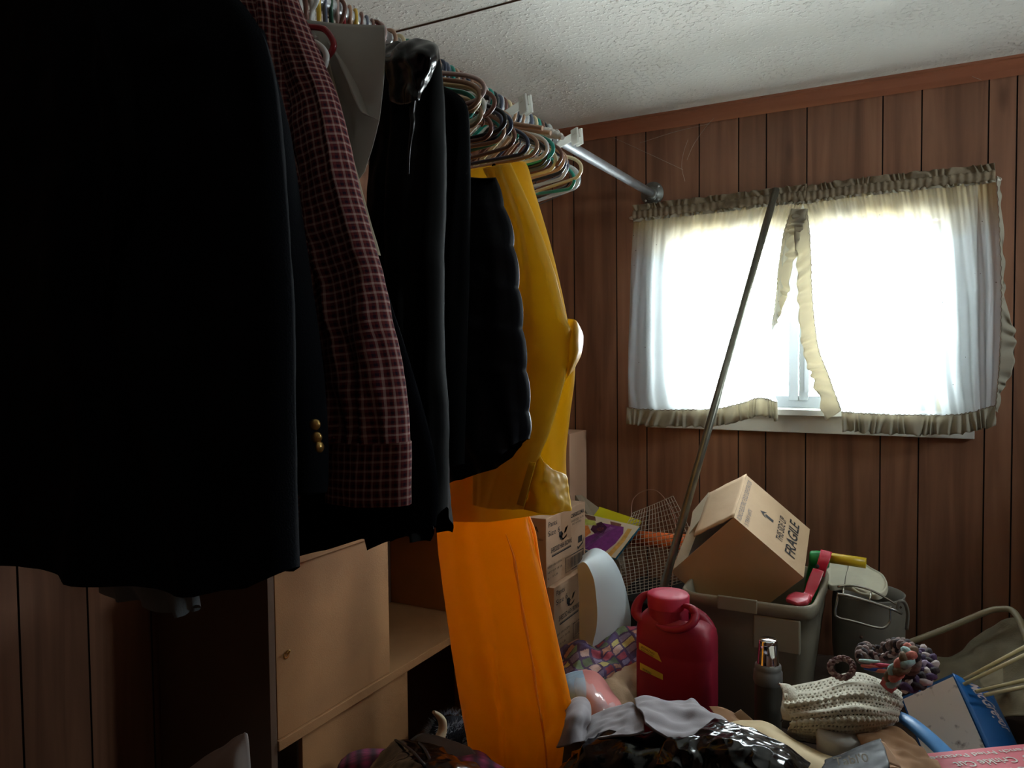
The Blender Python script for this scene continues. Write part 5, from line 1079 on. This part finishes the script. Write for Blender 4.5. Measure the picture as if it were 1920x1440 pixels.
wq = MB().add(wp, [(0, 1, 2, 3)], 0, False).build('stained_label', wst, mb)
MB().obox(O+_n(vc)*0.002, va, _n(vb)*0.002, vc*0.79).build('top_panel', blue, mb)
MB().obox(O+va, vb2, vc*0.8, _n(va)*0.002).build('back_panel', blue, mb)
tx = _n(vb); ux = _n(vc)
nrm = _n(np.cross(vb, vc)); nrm = nrm if nrm[2] > 0 else -nrm
wsi = mat('white_script', (216, 196, 196), rough=0.5)
# lettering follows the bulging panel
def text_on(fn, s, mt, parent, bold=0.0, shear=0.0):
    cu = bpy.data.curves.new('t', 'FONT'); cu.body = s; cu.offset = bold; cu.shear = shear; cu.resolution_u = 3
    to = bpy.data.objects.new('t', cu); sc.collection.objects.link(to); dg = bpy.context.evaluated_depsgraph_get(); me = bpy.data.meshes.new_from_object(to.evaluated_get(dg))
    bpy.data.objects.remove(to); bpy.data.curves.remove(cu); vs = np.array([v.co[:] for v in me.vertices]); fs = [tuple(p.vertices) for p in me.polygons]; bpy.data.meshes.remove(me)
    vs[:, 0] = (vs[:, 0]-vs[:, 0].min())/(vs[:, 0].max()-vs[:, 0].min())
    return MB().add([fn(v[0], v[1]/0.72) for v in vs], fs, 0, False).build('script_lettering', mt, parent)
def fn(u, v):
    s = 0.04+0.46*u-0.07*v; t_ = 0.26+0.22*u+0.34*v
    return O+vb2*s+vc*t_*0.80+nrm*(0.020*math.sin(math.pi*t_)*math.sin(math.pi*min(1, s*0.9))+0.0018)
text_on(fn, 'MacGregor', wsi, mb, bold=0.02, shear=0.35)
# ================================================================== BLUE TUBE
m = MB(); m.tube([P(1660, 1330, 1.84), P(1700, 1350, 1.80), P(1740, 1382, 1.76), P(1786, 1426, 1.72)], [0.012, 0.019, 0.020, 0.020], 18, sub=6, ry=0.45)
tag(m.build('blue_paddle', mat('sky_blue_plastic', (92, 150, 206), rough=0.35, var=0.1)), 'light blue flat plastic bar lying below the blue box', 'bar')
# ================================================================== LAWN CHAIR AND RODS
fr_m = mat('chair_frame_tube', (148, 136, 108), rough=0.45, spec=0.5)
ch = thing('folding_chair', 'folding chair with tan tube frame and olive fabric lying at the right wall edge', 'chair', P(1860, 1280, 2.42))
m = MB(); m.tube([P(1690, 1210, 2.44), P(1712, 1202, 2.45), P(1780, 1176, 2.48), P(1850, 1147, 2.50), P(1876, 1142, 2.50), P(1896, 1144, 2.49), P(1910, 1160, 2.46), P(1922, 1190, 2.42), P(1950, 1260, 2.30)], 0.0085, 12, sub=8)
m.build('frame_tube', fr_m, ch)
sheet('fabric', [[(1740, 1236, 2.50), (1790, 1225, 2.52), (1850, 1178, 2.54), (1900, 1160, 2.53), (1960, 1170, 2.50)], [(1750, 1262, 2.42), (1800, 1245, 2.42), (1860, 1228, 2.42), (1910, 1220, 2.40), (1965, 1220, 2.38)], [(1740, 1300, 2.34), (1800, 1290, 2.32), (1860, 1284, 2.32), (1920, 1280, 2.28), (1970, 1275, 2.26)], [(1760, 1360, 2.24), (1810, 1350, 2.20), (1870, 1345, 2.18), (1930, 1340, 2.15), (1980, 1330, 2.15)]],
      mat('olive_canvas', (112, 102, 80), rough=0.9, bump=0.3, bscale=200, var=0.25, vscale=14), 60, 60, amp=0.010, fs=12, seed=4, th=0.003, parent=ch)
sheet('fabric_patch', [[(1838, 1262, 2.28), (1862, 1256, 2.28), (1880, 1252, 2.28)], [(1836, 1275, 2.25), (1862, 1272, 2.24), (1882, 1270, 2.24)], [(1844, 1290, 2.22), (1866, 1284, 2.21), (1880, 1280, 2.21)]], mat('olive_canvas_light', (136, 124, 98), rough=0.9, var=0.15), 16, 16, amp=0.004, fs=30, parent=ch)
rodm = mat('cream_rod', (206, 190, 140), rough=0.4)
for (a, bq, lab) in (((1812, 1272, 2.02), (1960, 1192, 2.10), 'cream coloured thin rod, uppermost of the four above the blue box'), ((1820, 1277, 2.00), (1960, 1209, 2.08), 'cream coloured thin rod just below the uppermost one'),
                     ((1846, 1293, 1.98), (1960, 1266, 2.04), 'cream coloured thin rod, third from the top above the blue box'), ((1862, 1300, 1.96), (1960, 1280, 2.02), 'cream coloured thin rod, lowest of the four beside the blue box')):
    m = MB(); A_, B_ = P(*a), P(*bq); dd = _n(B_-A_); m.tube([A_-dd*0.02, B_+dd*0.05], 0.0042, 10)
    tag(m.build('thin_rod', rodm), lab, 'rod', 'cream rods beside the blue box')
# ================================================================== PAPERS, ENVELOPE, PAPER BAGS
man = mat('manila_paper', (190, 168, 128), rough=0.8, bump=0.1, bscale=40, var=0.04)
def paper(name, label, rows, mt, cat, amp=0.003, th=0.0015, nr=30, nc=30, fs=14, seed=0, group=None):
    sheet(name, rows, mt, nr, nc, amp=amp, fs=fs, seed=seed, th=th)
    o = [q for q in bpy.data.objects if q.name.split('.')[0] == name and 'label' not in q][0]; tag(o, label, cat, group); return o
paper('manila_envelope', 'creased manila envelope lying between the black bags and the crocheted bag', [[(1370, 1352, 1.70), (1410, 1352, 1.70), (1442, 1357, 1.69), (1500, 1392, 1.64), (1572, 1424, 1.58)], [(1385, 1378, 1.62), (1420, 1376, 1.61), (1450, 1380, 1.60), (1500, 1408, 1.57), (1560, 1440, 1.52)], [(1400, 1420, 1.56), (1430, 1420, 1.55), (1460, 1425, 1.54), (1500, 1445, 1.52), (1545, 1470, 1.48)]], man, 'envelope')
paper('card_strip', 'narrow strip of brown cardboard sticking up left of the flask', [[(1376, 1338, 1.76), (1389, 1330, 1.77)], [(1392, 1356, 1.74), (1414, 1352, 1.74)], [(1410, 1380, 1.70), (1436, 1374, 1.70)]], mat('brown_strip', (150, 120, 88), rough=0.85), 'cardboard', amp=0.001)
pbg = mat('brown_paper_bag', (164, 124, 90), rough=0.85, bump=0.15, bscale=30, var=0.08)
paper('paper_bag', 'crumpled brown paper bag under the crocheted bag and blue bar', [[(1600, 1372, 1.68), (1640, 1362, 1.69), (1680, 1366, 1.68), (1710, 1384, 1.66)], [(1612, 1390, 1.62), (1650, 1384, 1.60), (1690, 1392, 1.61), (1728, 1404, 1.62)], [(1622, 1412, 1.58), (1660, 1410, 1.56), (1700, 1416, 1.56), (1752, 1422, 1.58)], [(1630, 1450, 1.52), (1670, 1450, 1.50), (1710, 1450, 1.50), (1770, 1450, 1.52)]], pbg, 'bag', amp=0.014, fs=18, nr=44, nc=44)
paper('brown_wrapping', 'sheet of brown wrapping paper lying between the jug and the black bag', [[(1330, 1326, 1.80), (1362, 1330, 1.78), (1400, 1350, 1.76)], [(1345, 1350, 1.74), (1380, 1355, 1.72), (1410, 1375, 1.70)], [(1360, 1390, 1.66), (1400, 1395, 1.64), (1440, 1410, 1.62)]], pbg, 'paper', amp=0.004)
# ================================================================== BLACK BAGS AND GREY CLOTH
bagm = mat('black_bin_liner', (8, 8, 10), rough=0.17, spec=0.6, bump=0.35, bscale=38)
def crumple(p, seed, a1, a2):
    v = a1*nz(p, 9, seed); r_ = 1-abs(nz(p, 17, seed+3))*2.2; r2_ = 1-abs(nz(p, 40, seed+7))*2.2
    return v+a2*r_+a2*0.5*r2_
def bag(name, label, c, rad_, top, seed, a1=0.03, a2=0.012, e=2.4, mt=None, cat='bag', group=None, sub=(110, 60)):
    m = MB(); rows = []; nu, nv = sub
    for i in range(nv+1):
        v = -0.98+1.96*i/nv; row = []
        for j in range(nu):
            a = 2*math.pi*j/nu; r_ = (1-abs(v)**e)**(1/e)
            p = np.array([c[0]+math.cos(a)*r_*rad_[0], c[1]+math.sin(a)*r_*rad_[1], c[2]+v*rad_[2]])
            d = _n(p-np.array(c)); row.append(p+d*crumple(p, seed, a1, a2))
        rows.append(row)
    m.grid(np.array(rows), close_u=True); m.f.append(tuple(range(nu))[::-1]); m.mi.append(0); m.sm.append(True); k0 = nv*nu; m.f.append(tuple(range(k0, k0+nu))); m.mi.append(0); m.sm.append(True)
    o = m.build(name, mt or bagm); return tag(o, label, cat, group)
c1 = P(1330, 1480, 1.42)
bag('trash_bag', 'shiny black plastic trash bag bulging under the grey cloth in the foreground', (P(1250, 1440, 1.40)[0], 1.43, 0.33), (0.28, 0.125, 0.285), 0.7, 3)
sheet('liner_crumple', [[(1340, 1352, 1.50), (1375, 1364, 1.47), (1410, 1372, 1.47), (1440, 1386, 1.46), (1480, 1404, 1.45), (1520, 1432, 1.44)], [(1300, 1380, 1.40), (1360, 1384, 1.38), (1400, 1388, 1.38), (1440, 1400, 1.38), (1480, 1420, 1.38), (1510, 1450, 1.38)], [(1250, 1392, 1.36), (1320, 1402, 1.34), (1380, 1408, 1.34), (1430, 1418, 1.34), (1475, 1436, 1.34), (1500, 1470, 1.34)], [(1230, 1440, 1.32), (1300, 1450, 1.31), (1380, 1450, 1.31), (1430, 1455, 1.31), (1470, 1470, 1.31), (1490, 1500, 1.31)]], bagm, 110, 130, th=0.001,
      amp=0.0)
o = bpy.data.objects['liner_crumple']; o.name = 'trash_bag_fold'
for v in o.data.vertices:
    p = np.array(v.co)+WO['liner_crumple']; d = np.array([0.15, -0.5, 0.8]); v.co = Vector(np.array(v.co)+d*crumple(p, 12, 0.010, 0.0075))
tag(o, 'crinkled glossy edge of a black plastic bag right of the grey cloth', 'bag')
o.data.update()
# bag at lower left foreground
t = thing('black_satchel', 'black shiny bag with seams in the bottom foreground before the fur toy', 'bag', P(800, 1440, 1.25))
c = P(800, 1440, 1.22)
sheet('bag_flap', [[(690, 1440, 1.22), (722, 1408, 1.24), (750, 1388, 1.26), (785, 1394, 1.28), (820, 1402, 1.30)], [(680, 1460, 1.15), (735, 1440, 1.15), (775, 1422, 1.17), (820, 1420, 1.20), (870, 1428, 1.24)], [(670, 1500, 1.10), (735, 1480, 1.10), (790, 1470, 1.11), (850, 1462, 1.14), (910, 1460, 1.20)], [(665, 1600, 1.06), (735, 1600, 1.06), (790, 1600, 1.06), (850, 1600, 1.10), (930, 1600, 1.16)], [(660, 1900, 1.06), (735, 1900, 1.06), (790, 1900, 1.06), (850, 1900, 1.10), (930, 1900, 1.16)]], bagm, 60, 70, amp=0.008, fs=22, th=0.003, parent=t)
for pts in ([(745, 1392, 1.252), (775, 1412, 1.19), (800, 1440, 1.14)], [(785, 1394, 1.28), (800, 1410, 1.215), (815, 1440, 1.16)]):
    MB().tube([P(*q)+np.array([0, -0.006, 0.008]) for q in pts], 0.003, 8, sub=6, ry=0.6).build('seam', mat('seam_black', (34, 36, 40), rough=0.5), t)
# grey cloth over the bag
gm = mat('grey_twill', (128, 120, 124), rough=0.85, bump=0.15, bscale=500, sheen=0.2)
gc = thing('grey_trousers', 'grey twill trousers thrown over the black plastic bag in the foreground', 'trousers', P(1260, 1400, 1.5))
sheet('waist_half', [[(1190, 1312, 1.56), (1232, 1313, 1.58), (1280, 1316, 1.60), (1300, 1312, 1.61), (1322, 1332, 1.58), (1366, 1358, 1.54)], [(1195, 1330, 1.50), (1240, 1332, 1.51), (1285, 1338, 1.52), (1310, 1340, 1.52), (1335, 1352, 1.50), (1362, 1364, 1.47)], [(1206, 1345, 1.45), (1240, 1356, 1.44), (1280, 1368, 1.44), (1310, 1368, 1.44), (1340, 1366, 1.44), (1364, 1384, 1.42)], [(1210, 1356, 1.42), (1240, 1376, 1.40), (1272, 1390, 1.39), (1308, 1394, 1.385), (1340, 1402, 1.385), (1358, 1420, 1.39)]], gm, 80, 90, amp=0.013, fs=13, seed=2, th=0.005, parent=gc)
sheet('leg_half', [[(1080, 1382, 1.50), (1110, 1346, 1.54), (1150, 1332, 1.56), (1185, 1320, 1.56), (1205, 1345, 1.50)], [(1084, 1385, 1.46), (1115, 1362, 1.47), (1150, 1352, 1.48), (1180, 1346, 1.48), (1207, 1352, 1.46)], [(1094, 1386, 1.44), (1125, 1376, 1.43), (1160, 1366, 1.43), (1190, 1362, 1.43), (1207, 1360, 1.43)], [(1110, 1390, 1.42), (1130, 1386, 1.405), (1160, 1378, 1.40), (1185, 1374, 1.40), (1207, 1370, 1.41)]], gm, 60, 80, amp=0.010, fs=15, seed=6, th=0.004, parent=gc)
sheet('curled_edge', [[(1060, 1330, 1.53), (1075, 1312, 1.55), (1092, 1308, 1.56), (1104, 1316, 1.54), (1108, 1338, 1.52)], [(1062, 1350, 1.46), (1074, 1338, 1.45), (1090, 1334, 1.45), (1102, 1342, 1.48), (1106, 1352, 1.50)], [(1058, 1372, 1.42), (1068, 1366, 1.40), (1082, 1362, 1.41), (1092, 1364, 1.46), (1098, 1366, 1.49)], [(1044, 1402, 1.40), (1062, 1398, 1.38), (1078, 1392, 1.39), (1092, 1390, 1.43), (1100, 1386, 1.46)]], gm, 40, 40, amp=0.003, fs=18, seed=9, th=0.004, parent=gc)
# printed bag at the right foreground
bp_m = mat('black_printed_film', (18, 18, 20), rough=0.5, spec=0.12)
t = thing('printed_bag', 'black printed plastic bag with white lettering and a pale upper edge, in the bottom foreground', 'bag', P(1610, 1440, 1.40))
sheet('bag_film', [[(1548, 1426, 1.38), (1580, 1415, 1.38), (1616, 1401, 1.39), (1651, 1388, 1.40)], [(1540, 1450, 1.27), (1580, 1440, 1.27), (1620, 1430, 1.28), (1662, 1412, 1.31)], [(1520, 1500, 1.20), (1580, 1500, 1.20), (1620, 1500, 1.20), (1670, 1480, 1.22)], [(1520, 1800, 1.17), (1580, 1800, 1.17), (1620, 1800, 1.17), (1670, 1800, 1.19)]], bp_m, 40, 40, amp=0.004, fs=16, th=0.002, parent=t)
MB().tube([P(1578, 1416, 1.378), P(1616, 1401, 1.388), P(1652, 1387, 1.398)], 0.002, 8, sub=4).build('white_edge', mat('white_film', (214, 214, 216), rough=0.4), t)
sheet('inner_lining', [[(1650, 1389, 1.41), (1658, 1392, 1.42)], [(1655, 1404, 1.39), (1674, 1414, 1.41)], [(1662, 1430, 1.36), (1690, 1440, 1.39)]], pbg, 12, 8, th=0.001, parent=t)
a_, b_ = P(1566, 1441, 1.262), P(1630, 1433, 1.272)
text("Tabl'0", a_+np.array([0, 0, 0.004]), b_-a_, (0, 1, 0.7), np.linalg.norm(b_-a_), 0.014, mat('white_print', (214, 210, 200), rough=0.5), t, bold=0.01)
# ================================================================== FRENCH FRY CARTON
pinkm = mat('pink_carton_print', (222, 104, 116), rough=0.55, var=0.04); wcard = mat('white_card', (214, 216, 220), rough=0.7)
zf = 0.60; e0 = on('z', 1666, 1418, zf); e1 = on('z', 1990, 1387, zf); ed = _n(e1-e0); nn_ = np.array([ed[1], -ed[0], 0]) # towards the camera
if nn_.dot(C0-e0) < 0: nn_ = -nn_
ff = thing('potato_carton', 'pink and white frozen french fry carton at the bottom right corner of the picture', 'carton', (e0[0]+0.2*ed[0], e0[1]+0.2*ed[1], 0.385))
W_ = 0.36; Dp2 = 0.24
MB().obox((e0[0], e0[1], 0.385), ed*W_, nn_*Dp2, (0, 0, zf-0.387)).build('carton_body', wcard, ff, bevel=0.002)
MB().obox(e0+nn_*0.006+ed*0.008-np.array([0, 0, 0.001]), ed*(W_-0.010), nn_*(Dp2-0.008), (0, 0, 0.003)).build('printed_top', pinkm, ff)
zt2 = 0.0026
def FF(u, v): return e0+ed*u+nn_*v+np.array([0, 0, zt2])
wp_ = mat('white_print', (214, 210, 200))
text('French Fried Potatoes', FF(0.285, 0.020), -ed, nn_*1.0, 0.225, 0.0125, wp_, ff, bold=0.012)
text('5/16" Crinkle Cut', FF(0.290, 0.045), -ed, nn_, 0.19, 0.020, wp_, ff, bold=0.012)
text('Grade A', FF(0.290, 0.080), -ed, nn_, 0.12, 0.020, wp_, ff, bold=0.012)
for (u0, u1) in ((0.06, 0.06),):
    MB().tube([FF(0.05, 0.005), FF(0.052, 0.06), FF(0.05, 0.2)], 0.0012, 6, sub=3).build('crease', pinkm, ff)
# ================================================================== BOTTOM CENTRE: fur toy, hat, plaid cloth
t = thing('horned_fur_toy', 'black and white furry toy with a curved cream horn in the cabinet corner', 'toy', on('x', 840, 1370, -1.12))
core = on('x', 846, 1372, -1.10)
fur_w = mat('fur_white', (196, 206, 218), rough=0.9); fur_b = mat('fur_black', (22, 28, 40), rough=0.9)
cc = core+np.array([0, 0, -0.015])
MB().lathe([(0.001, -0.06), (0.045, -0.045), (0.062, 0), (0.05, 0.035), (0.001, 0.055)], cc, n=24).build('toy_body', fur_b, t)
m = MB(); r5 = random.Random(5)
for k in range(2600):
    u, v = r5.uniform(0, 2*math.pi), r5.uniform(-0.6, 1.0)
    rr_ = 0.058*math.sqrt(max(0, 1-v*v*0.8)); p = cc+np.array([math.cos(u)*rr_, math.sin(u)*rr_*1.3, v*0.05]); d = _n(p-cc+np.array([0, 0, 0.01]))
    d = _n(d+np.array([r5.uniform(-.5, .5) for _ in range(3)])); ln = r5.uniform(0.012, 0.03); wd = _n(np.cross(d, (0.3, 0.8, 0.2)))*0.0008
    q = p+d*ln+np.array([0, 0, -ln*0.15]); mi = 0 if nz(p, 28, 3) > -0.05 else 1
    m.add([p-wd, p+wd, q], [(0, 1, 2)], mi, False)
m.build('fur', [fur_w, fur_b], t)
X_ = lambda a, b, x: on('x', a, b, x)
MB().tube([X_(820, 1392, -1.03), X_(826, 1380, -1.03), X_(830, 1366, -1.03), X_(829, 1352, -1.03), X_(822, 1342, -1.03), X_(813, 1335, -1.03)], [0.014, 0.0125, 0.011, 0.010, 0.0075, 0.004], 16, sub=8).build('horn', mat('cream_horn', (206, 190, 158), rough=0.4), t)
hat_m = mat('dark_grey_felt', (62, 58, 54), rough=0.8)
sheet('felt_brim', [[(766, 1394, 1.40), (780, 1381, 1.42), (800, 1377, 1.42), (840, 1386, 1.40), (880, 1402, 1.38)], [(764, 1410, 1.34), (785, 1400, 1.33), (815, 1400, 1.33), (850, 1410, 1.33), (895, 1420, 1.33)], [(764, 1440, 1.28), (790, 1440, 1.28), (820, 1440, 1.28), (855, 1445, 1.28), (900, 1450, 1.28)]], hat_m, 24, 40, amp=0.002, fs=14, th=0.004)
tag(bpy.data.objects['felt_brim'], 'dark grey curved felt brim behind the black shiny bag', 'hat')
pcl = mat('maroon_plaid_cloth', (84, 26, 44), rough=0.9, bump=0.2, bscale=200)
nt = pcl.node_tree; N = nt.nodes; L = nt.links; b = N['Principled BSDF']; uv = N.new('ShaderNodeUVMap'); ck = N.new('ShaderNodeTexWave'); ck.inputs['Scale'].default_value = 9; ck.bands_direction = 'X'
L.new(uv.outputs[0], ck.inputs[0]); c2_ = N.new('ShaderNodeTexWave'); c2_.inputs['Scale'].default_value = 14; c2_.bands_direction = 'Y'; L.new(uv.outputs[0], c2_.inputs[0])
m1 = N.new('ShaderNodeMix'); m1.data_type = 'RGBA'; m1.inputs[6].default_value = (*lin((52, 18, 34)), 1); m1.inputs[7].default_value = (*lin((136, 40, 80)), 1); L.new(ck.outputs['Fac'], m1.inputs[0])
m2_ = N.new('ShaderNodeMix'); m2_.data_type = 'RGBA'; m2_.inputs[7].default_value = (*lin((40, 22, 44)), 1); L.new(m1.outputs[2], m2_.inputs[6]); ml = N.new('ShaderNodeMath'); ml.operation = 'MULTIPLY'; ml.inputs[1].default_value = 0.45; L.new(c2_.outputs['Fac'], ml.inputs[0]); L.new(ml.outputs[0], m2_.inputs[0]); L.new(m2_.outputs[2], b.inputs['Base Color'])
sheet('plaid_blanket', [[(640, 1426, 1.30), (665, 1410, 1.34), (720, 1405, 1.38), (800, 1402, 1.40), (860, 1404, 1.42), (900, 1410, 1.42), (935, 1440, 1.40)], [(630, 1460, 1.24), (665, 1450, 1.24), (720, 1440, 1.26), (800, 1440, 1.27), (860, 1435, 1.28), (905, 1438, 1.30), (950, 1462, 1.30)], [(625, 1600, 1.22), (665, 1600, 1.22), (720, 1600, 1.22), (800, 1600, 1.22), (860, 1600, 1.24), (910, 1600, 1.26), (960, 1600, 1.28)], [(620, 1950, 1.20), (665, 1950, 1.20), (720, 1950, 1.20), (800, 1950, 1.20), (860, 1950, 1.22), (910, 1950, 1.24), (965, 1950, 1.26)]], pcl, 50, 70, amp=0.006, fs=12, th=0.004)
tag(bpy.data.objects['plaid_blanket'], 'dark maroon plaid blanket in the bottom foreground below the cabinet', 'blanket')
